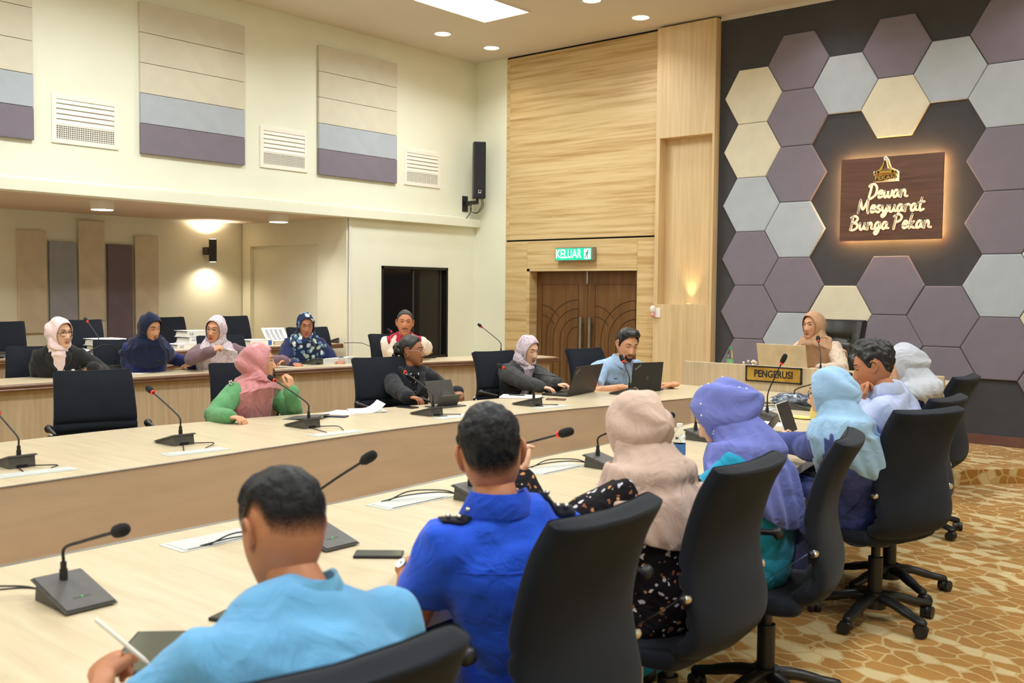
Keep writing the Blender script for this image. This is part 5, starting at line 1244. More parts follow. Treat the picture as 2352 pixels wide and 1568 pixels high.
PPL['bluepat'] = person('person in a blue and white patterned headscarf and navy tunic looking down at papers', -28, -30, hc, pel(hc, -30, .16, .14), pitch=-16, roll=0, female=True, sk=('skin_tan2', (178, 120, 92)), floor=.11, legk=.72, eyes='down',
    hand_r=dict(w=V((-7.85, 5.95, .88)), d=dv(-20), n=V((0, 0, -1))), hand_l=dict(w=V((-7.8, 6.5, .88)), d=dv(-50), n=V((0, 0, -1))), lips=(190, 70, 70),
    top=fabric('navy_tunic2', (40, 46, 86), wv=600), pants=fabric('navy_skirt2', (38, 44, 82)), skirt=True,
    hijab=dict(mat=spots('blue_leaf_scarf', (40, 52, 84), [(220, 226, 222), (120, 158, 188), (40, 52, 84), (186, 200, 176), (92, 130, 168)], 24, .5), front=.26, backlen=.1, side=-.02, fold=.005, cfold=.007, visor=.006, vee=.75, n=6, bulge=.015))
hc = onx(930, 742, -7.62)
def yoke(name):
    return fabric(name, (236, 222, 208), wv=600)
PPL['cream'] = person('person with greying hair and moustache in a cream and red shirt', -42, -36, hc, pel(hc, -36, .22, .11), pitch=-2, roll=-2, sk=('skin_tan3', (196, 130, 92)), floor=.11, legk=.72, scale=1.1, lips=(184, 118, 94),
    hand_r=dict(w=onz(945, 815, .89), d=dv(30), n=V((0, 0, -1)), curl=(.5,)), hand_l=dict(w=onz(985, 812, .89), d=dv(-150), n=V((0, 0, -1)), curl=(.5,)), pole_r=V((-.2, -1, -.6)), pole_l=V((-.1, 1, -.6)),
    top=yoke('cream_shirt'), sleeve='short', pants=fabric('dark_trousers3', (34, 34, 40)), beard='moustache', collar=(fabric('red_collar', (190, 38, 72), wv=600), .034, 60),
    hair=dict(mat=HAIRG, t=.011, rough=.003, el=(48, 46, 36, 24, 4, 0, 22, 8, -20, -30, -32)))
# --- chairwoman
hc = ony(1868, 747, 8.72)
PPL['chair'] = person('person in a tan headscarf and patterned blouse seated in the leather chair at the head', -104, -92, hc, V((-3.76, 8.99, .7)), pitch=-6, roll=0, female=True, sk=('skin_f2', (206, 152, 118)), floor=.125, scale=1.03,
    hand_r=dict(w=V((-4.0, 8.45, .94)), d=dv(200, -5), n=V((0, 0, -1)), curl=(.4,)), hand_l=dict(w=V((-3.62, 8.42, .94)), d=dv(190, 0), n=V((0, 0, -1)), curl=(.4,)), pole_l=V((1, .2, -.6)), pole_r=V((-1, .2, -.6)),
    top=spots('brown_zigzag_blouse', (206, 186, 168), [(120, 92, 84), (206, 186, 168), (96, 74, 72)], 60, .25), dress=True, pants=fabric('brown_skirt', (120, 96, 84)), skirt=True, lips=(176, 76, 70),
    hijab=dict(mat=fabric('tan_scarf', (184, 144, 112), wv=700), front=.34, backlen=.16, side=.02, fold=.005, cfold=.012, visor=.01, back=.03, vee=.5, n=6, bulge=.01))

# --- details of dress
def vneck(P, mt, w=.06, t0=.55, t1=.97, name='blouse'):
    return applique(P, name, lambda u, v: onshirt(P, (u*2-1)*(.006+w*v), t0+(t1-t0)*v, .004), 8, 14, mt, .003)
def lapel(P, mt, w=.06, t0=.52, t1=.98):
    for s in (1, -1):
        applique(P, 'lapel', lambda u, v: onshirt(P, s*((.008+w*v)+u*(.012+.045*math.sin(min(1, v*1.15)*math.pi*.75))), t0+(t1-t0)*v, .007), 5, 16, mt, .004)
P = PPL['suit']; vneck(P, spots('black_white_blouse', (26, 24, 28), [(222, 222, 220), (26, 24, 28), (170, 170, 172)], 42, .36), .06, .5); lapel(P, fabric('suit_lapel', (52, 53, 58), wv=700))
P = PPL['hijsuit']; lapel(P, fabric('charcoal_lapel', (64, 64, 66), wv=600), .05)
P = PPL['pinkjacket']; lapel(P, fabric('jacket_lapel', (42, 42, 44), wv=600), .045, .62)
E0_ = lambda P, x, t, w, h, mt, name, off=.006: applique(P, name, lambda u, v: onshirt(P, x+(.5-u)*w, t+(v-.5)*h, off), 3, 2, mt, .002)
GOLDP = plain('gold_thread', (206, 178, 84), .5)
b_ = E0_(P, -.1, .6, .06, .075, GOLDP, 'chest_emblem'); E0_(P, -.1, .64, .022, .05, M_['textwhite'], 'chest_emblem_top', .008)
P = PPL['navy']; E0_(P, -.085, .68, .07, .03, plain('black_tag', (24, 20, 20), .4), 'name_tag', .03); 
P = PPL['laptop']
applique(P, 'placket', lambda u, v: onshirt(P, (u-.5)*.032, .2+.72*v, .004), 2, 16, fabric('shirt_placket', (150, 178, 216), wv=600), .002)
E0_(P, -.1, .64, .05, .11, plain('white_badge', (232, 232, 230), .6), 'chest_badge'); E0_(P, -.1, .665, .034, .055, plain('orange_badge', (206, 92, 52), .6), 'badge_motif', .008); E0_(P, .1, .7, .03, .012, M_['textblack'], 'name_mark')
REDY = fabric('red_yoke', (190, 38, 72), wv=600)
P = PPL['cream']
for s in (1, -1): applique(P, 'shoulder_yoke', lambda u, v: onshirt(P, s*(.06+.12*u), .86, .004, up=True, y=-.06+.13*v), 8, 8, REDY, .003)
applique(P, 'red_collar_fall', lambda u, v: onshirt(P, .02+.05*u*(.3+v), .8+.14*v, .006), 4, 6, REDY, .003); applique(P, 'red_collar_fall', lambda u, v: onshirt(P, -.02-.05*u*(.3+v), .8+.14*v, .006), 4, 6, REDY, .003)
P = PPL['blue']; BLK = fabric('shoulder_strap', (20, 22, 34), wv=600)
for s in (1, -1):
    applique(P, 'shoulder_strap', lambda u, v: onshirt(P, s*(.095+.09*u), .86, .006, up=True, y=-.03+.04*v), 8, 4, BLK, .004)
    for k in range(3):
        b = BM(); c = onshirt(P, s*(.105+.03*k), .86, .014, up=True, y=-.01); sph(b, P['inv'] @ c, .0075, 10, 6); obj('rank_pip', b, M_['chrome'], P['root'], smooth=True)
applique(P, 'back_yoke_seam', lambda u, v: onshirt(P, (u*2-1)*.17, .77+.006*v, .0025, front=-1), 24, 1, fabric('royal_seam', (26, 66, 180)), .0015)
P = PPL['polo']; applique(P, 'back_stripe', lambda u, v: onshirt(P, (u*2-1)*.2, .62+.012*v+.05*(1-abs(u*2-1)), .003, front=-1), 28, 1, plain('grey_piping', (150, 168, 180), .7), .002)
wristwatch(PPL['blue'], 1, M_['blackp'], M_['steel'], V((-.3, -.6, 1))); wristwatch(PPL['beige'], 1, plain('rose_gold', (214, 150, 120), .25, .9), M_['textwhite'], V((.9, .1, .2)))
wristwatch(PPL['rose'], 1, M_['steel'], M_['textblack'], V((.6, -.6, .2))); wristwatch(PPL['greyh'], 0, M_['gold'], M_['textwhite'], V((.5, -.5, .6)))
# beads on scarves, brooch, mask, earring
def beads(P, n, mt, seed, hm=True, r=.003):
    rnd = random.Random(seed)
    for k in range(n):
        th = rnd.uniform(-2.4, 2.4); s = rnd.uniform(.12, .9); ph = R(50)+(math.pi-R(50))*s; d = V((math.sin(ph)*math.sin(th), math.cos(ph), math.sin(ph)*math.cos(th)))
        c0 = P['Hl'] @ V((0, 0, 0)); dd = (P['Hl'].to_3x3() @ d).normalized(); h = P['HOOD'].ray_cast(c0+dd*.4, -dd); b = BM(); sph(b, (h[0] or c0)+dd*.001, r, 8, 6); obj('scarf_bead', b, mt, P['root'], smooth=True)
PEARL = plain('pearl', (230, 236, 232), .2, .2)
beads(PPL['purple'], 22, PEARL, 2, r=.0045); beads(PPL['navy'], 10, PEARL, 5); 
P = PPL['rose']; b = BM(); c = P['nb']+P['Rt']*.13-P['F']*.05+V((0, 0, .03))
for k in range(5): sph(b, P['inv'] @ (c+P['Rt']*.03*0+V((.0, .012*math.cos(k*1.256), .012*math.sin(k*1.256)))+(-P['F']*.02+V((.05, -.05, 0)))), .008, 8, 6)
obj('flower_brooch', b, M_['chrome'], P['root'], smooth=True)
P = PPL['suit']; b = BM(); sph(b, P['Hl'] @ V((.079, .002, -.036)), .0065, 10, 8); obj('earring', b, plain('gold_earring', (226, 190, 90), .25, .8), P['root'], smooth=True)
P = PPL['lbh']
patch('face_mask', lambda u, v: V((.052*(u*2-1), .082+.03*math.cos((u*2-1)*1.3)*(.6+.4*math.sin(v*3))-.045*abs(u*2-1)**2, -.05-.085*v)), 12, 8, plain('yellow_mask', (242, 218, 122), .8), P['root'], P['Hl'])
CREASE[0] = False
# ------------------------------------------------------------------ conference microphones
_mb = {}
def mic_meshes():
    b = BM(); prof = [(-.095, .0), (-.088, .052), (.1, .006), (.1, 0)]; rr = []
    for x in (-.062, -.058, .058, .062):
        k = 1 if abs(x) < .06 else .96; rr.append([V((x, y*k, z*k+.001)) for y, z in prof])
    loft(b, rr); _mb['base'] = tomesh('base', b, M_['micp'])
    b = BM(); poly(b, [(-.068, -.1, .0), (.068, -.1, .0), (.068, .105, .0), (-.068, .105, .0)], .008)
    bmesh.ops.transform(b, matrix=Matrix.Translation((0, 0, .031)) @ Matrix.Rotation(math.atan2(-.048, .19), 4, 'X'), verts=b.verts); bmesh.ops.bevel(b, geom=list(b.edges), offset=.003, segments=2, affect='EDGES'); _mb['top_plate'] = tomesh('top_plate', b, M_['micp'])
    b = BM(); b2(b, (-.028, -.097, .001), (.022, -.088, .016)); _mb['cable_slot'] = tomesh('cable_slot', b, M_['dark'])
    b = BM(); box(b, (0, .05, .0255), (.05, .008, .003), rot=Matrix.Rotation(math.atan2(-.048, .19), 3, 'X')); _mb['talk_button'] = tomesh('talk_button', b, M_['blackp'])
    b = BM(); sph(b, (0, .05, .027), .0028, 8, 6); _mb['led'] = tomesh('led', b, M_['green_led'])
    b = BM(); cyl(b, (0, -.055, .066), .011, .03, 14); cyl(b, (0, -.055, .09), .0085, .022, 14); _mb['connector'] = tomesh('connector', b, M_['blackp'], True, 40)
mic_meshes()
def mic(x, y, z, az, head, label, group, via=None, cable=None, tail=None, slim=1.0, ringon=True):
    t = empty('microphone', (x, y, z), R(az-90), label, 'microphone', group)
    for k, me in _mb.items(): link(k, me, t)
    inv = t.matrix_basis.inverted() if False else (Matrix.Translation((x, y, z)) @ Matrix.Rotation(R(az-90), 4, 'Z')).inverted()
    h = inv @ V(head); b0 = V((0, -.055, .1))
    if via: pts = cat([b0]+[inv @ V(v) for v in via]+[h], 8)
    else:
        hh = h-b0; pts = cat([b0, b0+V((hh.x*.03, hh.y*.03, max(.04, abs(hh.z)*.28))), b0+V((hh.x*.42, hh.y*.42, hh.z*.6)), h], 8)
    d = (pts[-1]-pts[-3]).normalized()
    b = BM(); tube(b, pts, [.0046*slim]*len(pts), 8); obj('gooseneck', b, M_['cable'], t, smooth=True)
    if ringon: b = BM(); tube(b, [h-d*.004, h+d*.006], .0125, 16, rnd=False); obj('light_ring', b, M_['red'], t, smooth=True)
    b = BM(); tube(b, [h+d*.004, h+d*.015, h+d*.04, h+d*.056], [.011, .0165, .018, .0165], 16); obj('foam_cap', b, M_['foam'], t, smooth=True)
    for cb in (cable or []):
        b = BM(); tube(b, cat([inv @ V(c) for c in cb], 6), .0028, 6); obj('cable', b, M_['cable'], t, smooth=True)
    return t
def plate(x, y, z, az, label, L=.34, W=.12, slot=1):
    t = empty('cable_plate', (x, y, z), R(az), label, 'cable outlet', 'white cable outlets let into the table')
    b = BM(); poly(b, [(-L/2, -W/2, 0), (L/2, -W/2, 0), (L/2, W/2, 0), (-L/2, W/2, 0)], .0015); obj('rim', b, M_['plate'], t)
    b = b2(BM(), (-L/2+.02, -W/2+.014, .0014), (L/2-.02, W/2-.016, .0035)); obj('flap', b, M_['plate'], t)
    b = b2(BM(), (-L/2+.03, slot*(W/2-.012)-.003, .0012), (L/2-.05, slot*(W/2-.012)+.003, .0022)); obj('slot', b, M_['dark'], t)
    return t
fm = [(-4.86, 2.04, (-5.066, 2.055, .98), 'leftmost microphone on the far table, cut by the left frame edge', (-4.6, 2.03)),
      (-4.93, 2.93, (-5.15, 2.926, 1.015), 'microphone on the far table in front of the empty chair', (-4.6, 2.85)),
      (-4.97, 3.83, (-5.26, 3.83, 1.02), 'microphone on the far table in front of the rose headscarf', (-4.6, 3.79)),
      (-4.85, 4.79, (-5.07, 4.79, 1.03), 'microphone on the far table in front of the black suit', (-4.635, 4.85)),
      (-4.73, 5.73, (-4.98, 5.735, 1.015), 'microphone on the far table in front of the charcoal jacket', (-4.53, 5.76)),
      (-4.66, 6.9, (-4.69, 6.93, 1.02), 'microphone standing at the mouth of the bearded person', (-4.48, 6.8))]
for x, y, h, lb, (px_, py_) in fm:
    mic(x, y, TZ, 180, h, lb, 'microphones on the far table', cable=[[(x+.09, y-.01, TZ+.01), (x+.13, y-.03, TZ+.006), (px_-.045, py_-.04, TZ+.006)], [(x+.09, y+.01, TZ+.01), (x+.14, y+.05, TZ+.012), (x+.19, y+.12, TZ+.01), (px_-.045, py_+.09, TZ+.006)]])
names = ['left frame edge', 'empty chair', 'rose headscarf', 'black suit', 'charcoal jacket', 'bearded person']
for (x, y, h, lb, (px_, py_)), nm in zip(fm, names): plate(px_, py_, TZ+.0005, 86, 'white cable outlet on the far table beside the microphone of the '+nm, .34, .115, 1)
nm_ = [(-2.62, 1.25, (-2.37, 1.237, .985), 'leftmost near microphone with a green light, cables to its left', None), (-2.62, 2.1, (-2.44, 2.114, 1.045), 'near microphone partly behind the head in the light blue polo', None),
       (-2.7, 2.97, (-2.3, 2.971, 1.06), 'near microphone rising beside the right ear of the royal blue uniform', None), (-2.76, 3.95, (-2.45, 3.944, 1.02), 'near microphone whose head shows between beige and periwinkle scarves', None),
       (-2.87, 5.08, (-2.65, 5.096, 1.0), 'near microphone behind the periwinkle headscarf', None), (-2.97, 6.2, (-2.94, 6.22, 1.135), 'tall upright microphone in front of the gold name plate', None), (-3.12, 6.95, (-2.8, 6.925, 1.015), 'near microphone beside the plastic bag, head above the pale blue scarf', None)]
for x, y, h, lb, _ in nm_:
    mic(x, y, TZ, 0, h, lb, 'microphones on the near table', cable=[[(x-.09, y-.02, TZ+.01), (x-.13, y-.08, TZ+.035), (x-.2, y-.2, TZ+.04), (x-.25, y-.27, TZ+.006)], [(x-.09, y, TZ+.01), (x-.16, y-.07, TZ+.022), (x-.22, y-.2, TZ+.02), (x-.26, y-.3, TZ+.004)]], ringon=y > 2.5)
for (x, y, h, lb, _), q, nmn in zip(nm_, [(-2.94, .98), (-2.93, 1.9), (-2.9, 2.77), (-2.93, 3.75), (-3.0, 4.8), (-3.15, 5.95), (-3.3, 6.75)], ['leftmost near microphone', 'second near microphone from the left', 'royal blue uniform', 'beige headscarf', 'periwinkle headscarf', 'tall upright microphone', 'plastic bag']):
    plate(q[0], q[1], TZ+.0005, 90+(8 if q[1] > 4 else 0), 'white cable outlet on the near table beside the '+nmn, .36, .14, -1)
D1, D2 = .86, .93
p = onz(258, 852, D1); h = onx(170, 843, p.x+.12)
mic(p.x, p.y, D1, 180, h, 'microphone bent down in front of the black jacket', 'microphones on the tier desks', via=[p+V((.05, 0, .2)), p+V((.07, -.12, .24)), p+V((.1, -.3, .16))], ringon=True)
p = onz(520, 836, D1); h = onx(478, 803, p.x)
mic(p.x, p.y, D1, 180, h, 'microphone bent sideways in front of the pale floral headscarf with glasses', 'microphones on the tier desks', via=[p+V((.05, -.01, .16)), p+V((.03, -.06, .205))])
for bx, by, hx, hy, dz, lb in ((718, 836, 690, 752, D1, 'microphone in front of the blue patterned headscarf'), (938, 826, 899, 762, D1, 'microphone in front of the cream and red shirt, its base hidden'), (1142, 820, 1107, 751, D1, 'microphone standing alone above the chair at the tier desk end'),
        (221, 812, 201, 739, D2, 'microphone on the alcove desk behind the pink headscarf'), (773, 786, 765, 726, D2, 'microphone at the right end of the alcove desk'), (-8, 822, -30, 750, D2, 'microphone on the alcove desk cut by the left frame edge')):
    p = onz(bx, by, dz); h = ony(hx, hy, p.y); mic(p.x, p.y, dz, 180, h, lb, 'microphones on the tier desks' if dz == D1 else 'microphones on the alcove desk')
p = ony(1893, 842, 8.33); mic(p.x, p.y, .89, 80, ony(1880, 784, 8.42), 'microphone of the chairwoman behind the wooden screen', 'microphone at the head')
q = onz(790, 789, D2); b = BM(); tube(b, cat([(q.x, q.y, D2+.01), (q.x+.1, q.y+.1, D2+.012), (XL+.3, 8.2, D2+.0), (XL+.3, 8.42, D2-.12), (XL+.28, 8.6, D2-.45), (XL+.28, 8.62, .12)], 6), .004, 6)
tag(obj('loose_cable', b, M_['cable'], smooth=True), 'black cable hanging from the right end of the alcove desk', 'cable')

# ------------------------------------------------------------------ laptops, tablets, phones
def laptop(A, B, h, lean, d, mt, label, brand=None, screen=M_['screen']):
    A = V(A); B = V(B); B.z = A.z; ax = (B-A).normalized(); u = V((0, 0, 1)).cross(ax)   # u: away from the viewer of the lid
    if u.dot(A-CAMLOC) < 0: u = -u
    w = (B-A).length; t = empty('laptop', (A+B)/2, math.atan2(ax.y, ax.x), label, 'laptop'); s = 1 if (Matrix.Rotation(-math.atan2(ax.y, ax.x), 3, 'Z') @ u).y > 0 else -1
    bm = b2(BM(), (-w/2, 0, .0), (w/2, s*d, .014), bev=.003); base = obj('keyboard_base', bm, mt, t)
    bm = b2(BM(), (-w/2+.015, s*.03, .014), (w/2-.015, s*d*.55, .0155)); obj('keys', bm, M_['blackp'], base); bm = b2(BM(), (-.05, s*d*.62, .014), (.05, s*d*.92, .015)); obj('touchpad', bm, M_['micp'], base)
    rot = Matrix.Rotation(R(s*lean), 3, 'X')
    bm = BM(); b2(bm, (-w/2, -.004, 0), (w/2, .004, h), bev=.003); o = obj('lid', bm, mt, t, loc=(0, 0, .012)); o.rotation_euler = rot.to_euler()
    bm = BM(); b2(bm, (-w/2+.008, s*.0042, .01), (w/2-.008, s*.0052, h-.008)); obj('display', bm, screen, o)
    if brand:
        M = frame((1, 0, 0), (0, 0, 1), (-w/2+.05, -s*.0055, h-.04)) @ Matrix.Rotation(R(38), 4, 'Z'); text('b', brand, .019, plain('silver_mark', (170, 168, 160), .4), M, o, extrude=.0004)
    return t, o
t, lid = laptop(onz(1303, 911, .751), onz(1366, 899, .751), .245, 18, .24, M_['blackp'], 'open black laptop in front of the charcoal jacket, lid back to the camera', 'ThinkPad')
t, lid = laptop(onz(1448, 901, .751), onz(1517, 897.5, .751), .245, 8, .24, M_['blackp'], 'open black laptop in front of the bearded person, lid back to the camera', 'ThinkPad')
bm = BM(); b2(bm, (-.012, -.006, .095), (.012, -.0045, .125)); obj('lid_mark', bm, plain('grey_mark', (66, 64, 62), .4), lid)
bm = BM(); tube(bm, [(.17, .02, .008), (.2, .02, .008)], .006, 8); obj('usb_dongle', bm, M_['navyplastic'], t, smooth=True)
a = ony(1744, 845, 8.36); b_ = ony(1856, 850, 8.3); a.z = b_.z = .89
laptop(a, b_, .255, 12, .24, M_['beige'], 'open laptop with a beige lid in front of the chairwoman')
def slab(name, c, s, az, mt, label, cat_, edge=None, tilt=None, top=None, screen=None, r=.008):
    t = empty(name, c, R(az), label, cat_); bm = BM(); box(bm, (0, 0, s[2]/2), s, bev=min(.003, s[2]*.4)); o = obj('body', bm, mt, t)
    if screen: bm = b2(BM(), (-s[0]/2+r, -s[1]/2+r, s[2]), (s[0]/2-r, s[1]/2-r, s[2]+.0008)); obj('screen', bm, screen, t)
    if tilt: t.rotation_euler = (R(tilt[0]), R(tilt[1]), R(az))
    return t
sc_ = onz(1022, 917, .75)
t = empty('tablet', (-4.98, 5.2, TZ), R(-65), 'dark tablet on its folding stand in front of the black suit', 'tablet')
bm = BM(); box(bm, (0, .05, .105), (.26, .008, .18), rot=Matrix.Rotation(R(-24), 3, 'X'), bev=.003); obj('tablet_back', bm, plain('tablet_case', (70, 66, 62), .5), t)
bm = BM(); box(bm, (0, .0, .004), (.27, .16, .008), bev=.002); box(bm, (0, .0-.035, .045), (.2, .005, .1), rot=Matrix.Rotation(R(28), 3, 'X')); cyl(bm, (0, -.012, .085), .036, .006, 24, rot=Matrix.Rotation(R(66), 3, 'X')); obj('stand', bm, M_['micp'], t)
t.location = ((onz(990, 937, .75)+onz(1056, 930, .75))/2); dd = onz(1056, 930, .75)-onz(990, 937, .75); t.rotation_euler = (0, 0, math.atan2(dd.y, dd.x))
c = onz(395, 1510, .76); a = onz(330, 1450, .76); b_ = onz(470, 1446, .76); ax = math.degrees(math.atan2((b_-a).y, (b_-a).x))
slab('tablet', (-2.09, 1.21, TZ+.001), (.2, .27, .008), ax-2, M_['blackp'], 'black tablet lying under the pen of the light blue polo', 'tablet', screen=M_['screen'])
t = empty('stylus', (0, 0, 0), 0, 'white stylus held in the left hand of the light blue polo', 'pen'); P = PPL['polo']; W = P['arms'][1][3]
p0, p1 = ony(222, 1424, 1.0), ony(345, 1526, 1.07)
bm = BM(); tube(bm, [p0, p0.lerp(p1, .5), p0.lerp(p1, .88), p1], [.0048, .0048, .0046, .0015], 12); obj('stylus_body', bm, M_['white'], t, smooth=True)
def phone(px, py, z, az, label, mt=None, s=(.155, .074, .009), scr=M_['screen']): c = onz(px, py, z); return slab('mobile_phone', (c.x, c.y, z+.0005), s, az, mt or M_['blackp'], label, 'phone', screen=scr, r=.004)
phone(870, 1276, TZ, 41, 'black phone lying between the two short-haired people'); phone(556, 1424, TZ, 20, 'dark phone under the collar of the light blue polo')
phone(772, 957, TZ, 30, 'phone in a blue and red case in front of the rose headscarf', M_['navyplastic']); phone(936, 936, TZ, 5, 'dark phone by the right hand of the black suit', scr=M_['glassdark'])
phone(1277, 918, TZ, 28, 'phone in a brown case in front of the charcoal jacket', plain('brown_case', (120, 84, 62), .5)); phone(356, 850, D1, 30, 'black phone lying before the navy headscarf'); phone(985, 822, D1, 40, 'phone under the hands of the cream and red shirt')
c = onz(410, 846, D1); slab('tablet', (c.x-.02, c.y+.02, D1+.015), (.25, .18, .008), 35, M_['redcase'], 'tablet in a dark red cover tilted in front of the navy headscarf', 'tablet', tilt=(-6, -12))
c = onz(700, 962, .75); slab('tablet', (c.x-.03, c.y+.02, TZ+.004), (.27, .2, .008), 25, M_['micp'], 'dark tablet behind the microphone of the rose headscarf', 'tablet', tilt=(0, -6))
# near tablet on its stand and keyboard
p = onz(1800, 1000, .75)
t = empty('tablet', (-2.36, 5.1, TZ), R(100), 'tablet propped on a black cover in front of the pale blue headscarf', 'tablet')
bm = BM(); box(bm, (0, .02, .105), (.25, .007, .19), rot=Matrix.Rotation(R(-20), 3, 'X'), bev=.002); obj('tablet_body', bm, M_['white'], t)
bm = BM(); box(bm, (0, .013, .105), (.244, .004, .184), rot=Matrix.Rotation(R(-20), 3, 'X')); obj('display', bm, M_['glassdark2'], t)
bm = BM(); box(bm, (0, .1, .06), (.24, .004, .14), rot=Matrix.Rotation(R(35), 3, 'X')); obj('cover_flap', bm, M_['blackp'], t); bm = b2(BM(), (-.125, -.17, 0), (.125, .0, .006)); k_ = obj('keyboard', bm, M_['blackp'], t)
bm = BM()
for r_ in range(5):
    for q in range(11): b2(bm, (-.115+q*.021, -.155+r_*.027, .006), (-.098+q*.021, -.134+r_*.027, .008))
obj('keys', bm, M_['micp'], k_); t.location = onz(1812, 998, .75); 
# ------------------------------------------------------------------ papers and binders
def sheets(px, py, z, az, label, n=1, s=(.21, .297), curl=0, cat_='paper'):
    c = onz(px, py, z) if not isinstance(px, V) else px; t = empty('paper_sheet', (c.x, c.y, z), R(az), label, cat_); rnd = random.Random(int(px if not isinstance(px, V) else 3))
    for k in range(n):
        bm = BM(); nn = 8; vs = [[bm.verts.new(V((-s[0]/2+s[0]*i/nn, -s[1]/2+s[1]*j/nn, .0006+.0008*k+curl*max(0, i/nn-.5)**2*4*.06*(1 if k == n-1 else .2)))) for i in range(nn+1)] for j in range(nn+1)]
        for j in range(nn):
            for i in range(nn): bm.faces.new((vs[j][i], vs[j][i+1], vs[j+1][i+1], vs[j+1][i]))
        o = obj('sheet', bm, M_['paper'], t, smooth=True); m_ = o.modifiers.new('s', 'SOLIDIFY'); m_.thickness = .0006; o.rotation_euler = (0, 0, R(rnd.uniform(-8, 8)) if n > 1 else 0)
    return t
sheets(785, 948, TZ, 20, 'white sheet beside the phone of the rose headscarf', 2); sheets(842, 943, TZ, 60, 'curled white sheet between rose headscarf and black suit', 2, curl=1)
sheets(262, 852, D1, 10, 'white sheet under the bent microphone at the tier desk', 2); sheets(318, 855, D1, 30, 'white sheet left of the navy headscarf hands'); sheets(648, 836, D1, 30, 'white sheet with dark folder beside the blue patterned headscarf', 2)
c = onz(1203, 913, .75); t = empty('notepad', (c.x-.03, c.y, TZ), R(32), 'white notepad with a black pen in front of the charcoal jacket', 'notebook')
bm = b2(BM(), (-.16, -.11, 0), (.16, .11, .012)); obj('pages', bm, M_['paper'], t); bm = b2(BM(), (-.162, -.112, 0), (.162, .112, .002)); obj('back_cover', bm, M_['blackp'], t)
t2 = empty('pen', (c.x-.05, c.y-.02, TZ+.014), R(20), 'black pen on the white notepad', 'pen'); bm = BM(); tube(bm, [(-.07, 0, .005), (.055, 0, .005), (.07, 0, .005)], [.005, .005, .0015], 10); obj('barrel', bm, M_['blackp'], t2, smooth=True)
def binder(c, az, label, w=.29, d=.32, th=.07, openup=0, txt='A8', tiltx=0):
    t = empty('lever_arch_file', c, R(az), label, 'binder', 'white office files on the alcove desk')
    bm = BM(); b2(bm, (-w/2, -d/2, 0), (w/2, d/2, .003)); obj('cover', bm, M_['paper'], t)
    bm = BM(); b2(bm, (-w/2, -d/2, th-.003), (w/2, d/2, th)); o = obj('cover', bm, M_['paper'], t)
    if openup: o.location = (w/2*0, 0, 0); o.rotation_euler = (0, R(-openup), 0)
    bm = b2(BM(), (w/2-.003, -d/2, 0), (w/2, d/2, th)); sp_ = obj('spine', bm, M_['white'], t)
    bm = b2(BM(), (w/2, d/2-.07, .008), (w/2+.001, d/2-.02, th-.008)); obj('label', bm, M_['blueink'], sp_)
    text('t', txt, .045, plain('spine_ink', (120, 130, 150), .6), frame((0, 1, 0), (0, 0, 1), (w/2+.0008, -d/2+.05, th/2)), sp_, extrude=.0003)
    for k in range(5):
        bm = b2(BM(), (-w/2+.01+.004*(k % 2), -d/2+.012+.003*k, .005+(th-.02)*k/5), (w/2-.03, d/2-.015, .004+(th-.02)*(k+1)/5-.001)); obj('page_block', bm, M_['paper'], t)
    return t
def bz(px, py, az, lb, dz=0, **k): c = onz(px, py, D2); binder(V((c.x, c.y, D2+dz)), az, lb, **k)
bz(243, 806, 0, 'white file lying behind the pink headscarf, lowest of two'); bz(241, 808, 3, 'white file stacked on another behind the pink headscarf', .072)
bz(298, 807, 5, 'white file half hidden behind the navy headscarf', th=.105)
bz(420, 801, 2, 'white file of loose pages under the stack right of the navy headscarf', th=.06); bz(447, 799, 2, 'white file in the middle of the stack right of the navy headscarf', .062, th=.068); bz(445, 799, -2, 'white file topmost of the stack right of the navy headscarf', .132, th=.068)
bz(585, 793, 0, 'white file lying flat right of the floral headscarf'); bz(632, 790, -6, 'opened white file with a raised printed page near the blue patterned headscarf', th=.05)
# raised printed page
c = onz(632, 791, D2); t = empty('printed_page', (c.x, c.y, D2+.048), R(-10), 'raised page of grey print columns on the opened file', 'paper')
bm = BM(); nn = 10; f_ = lambda u, v, o=0: V((.09-.2*v**.8-o*.5, -.13+.3*u, .002+.15*v**1.3+o))
vs = [[bm.verts.new(f_(i/nn, j/nn)) for i in range(nn+1)] for j in range(nn+1)]
for j in range(nn):
    for i in range(nn): bm.faces.new((vs[j][i], vs[j][i+1], vs[j+1][i+1], vs[j+1][i]))
o = obj('leaf', bm, M_['paper'], t, smooth=True); m_ = o.modifiers.new('s', 'SOLIDIFY'); m_.thickness = .001
for k in range(4):
    bm = BM(); vs = [[bm.verts.new(f_(.12+.2*k+.13*i, .12+.78*j/6)+V((.0025, 0, .0025))) for i in range(2)] for j in range(7)]
    for j in range(6): bm.faces.new((vs[j][0], vs[j][1], vs[j+1][1], vs[j+1][0]))
    obj('print_column', bm, M_['ink'], t)
t = empty('open_report', onz(775, 833, D1), R(28), 'thick open report in front of the blue patterned headscarf', 'paper')
for k in range(7): bm = b2(BM(), (-.15+.004*(k % 3), -.12+.003*(k % 2), .001+.007*k), (.16-.003*(k % 2), .12, .0065+.007*k)); o = obj('page_block', bm, M_['paper'], t, loc=(0, 0, 0)); o.rotation_euler = (0, R(-.6*k), 0)
bm = b2(BM(), (-.15, -.12, .05), (.17, .12, .053)); o = obj('cover', bm, M_['paper'], t); o.rotation_euler = (0, R(-4.5), 0)
c = onz(192, 812, D2); t = empty('open_report', (c.x, c.y, D2), R(15), 'fanned open report behind the pink headscarf on the alcove desk', 'paper')
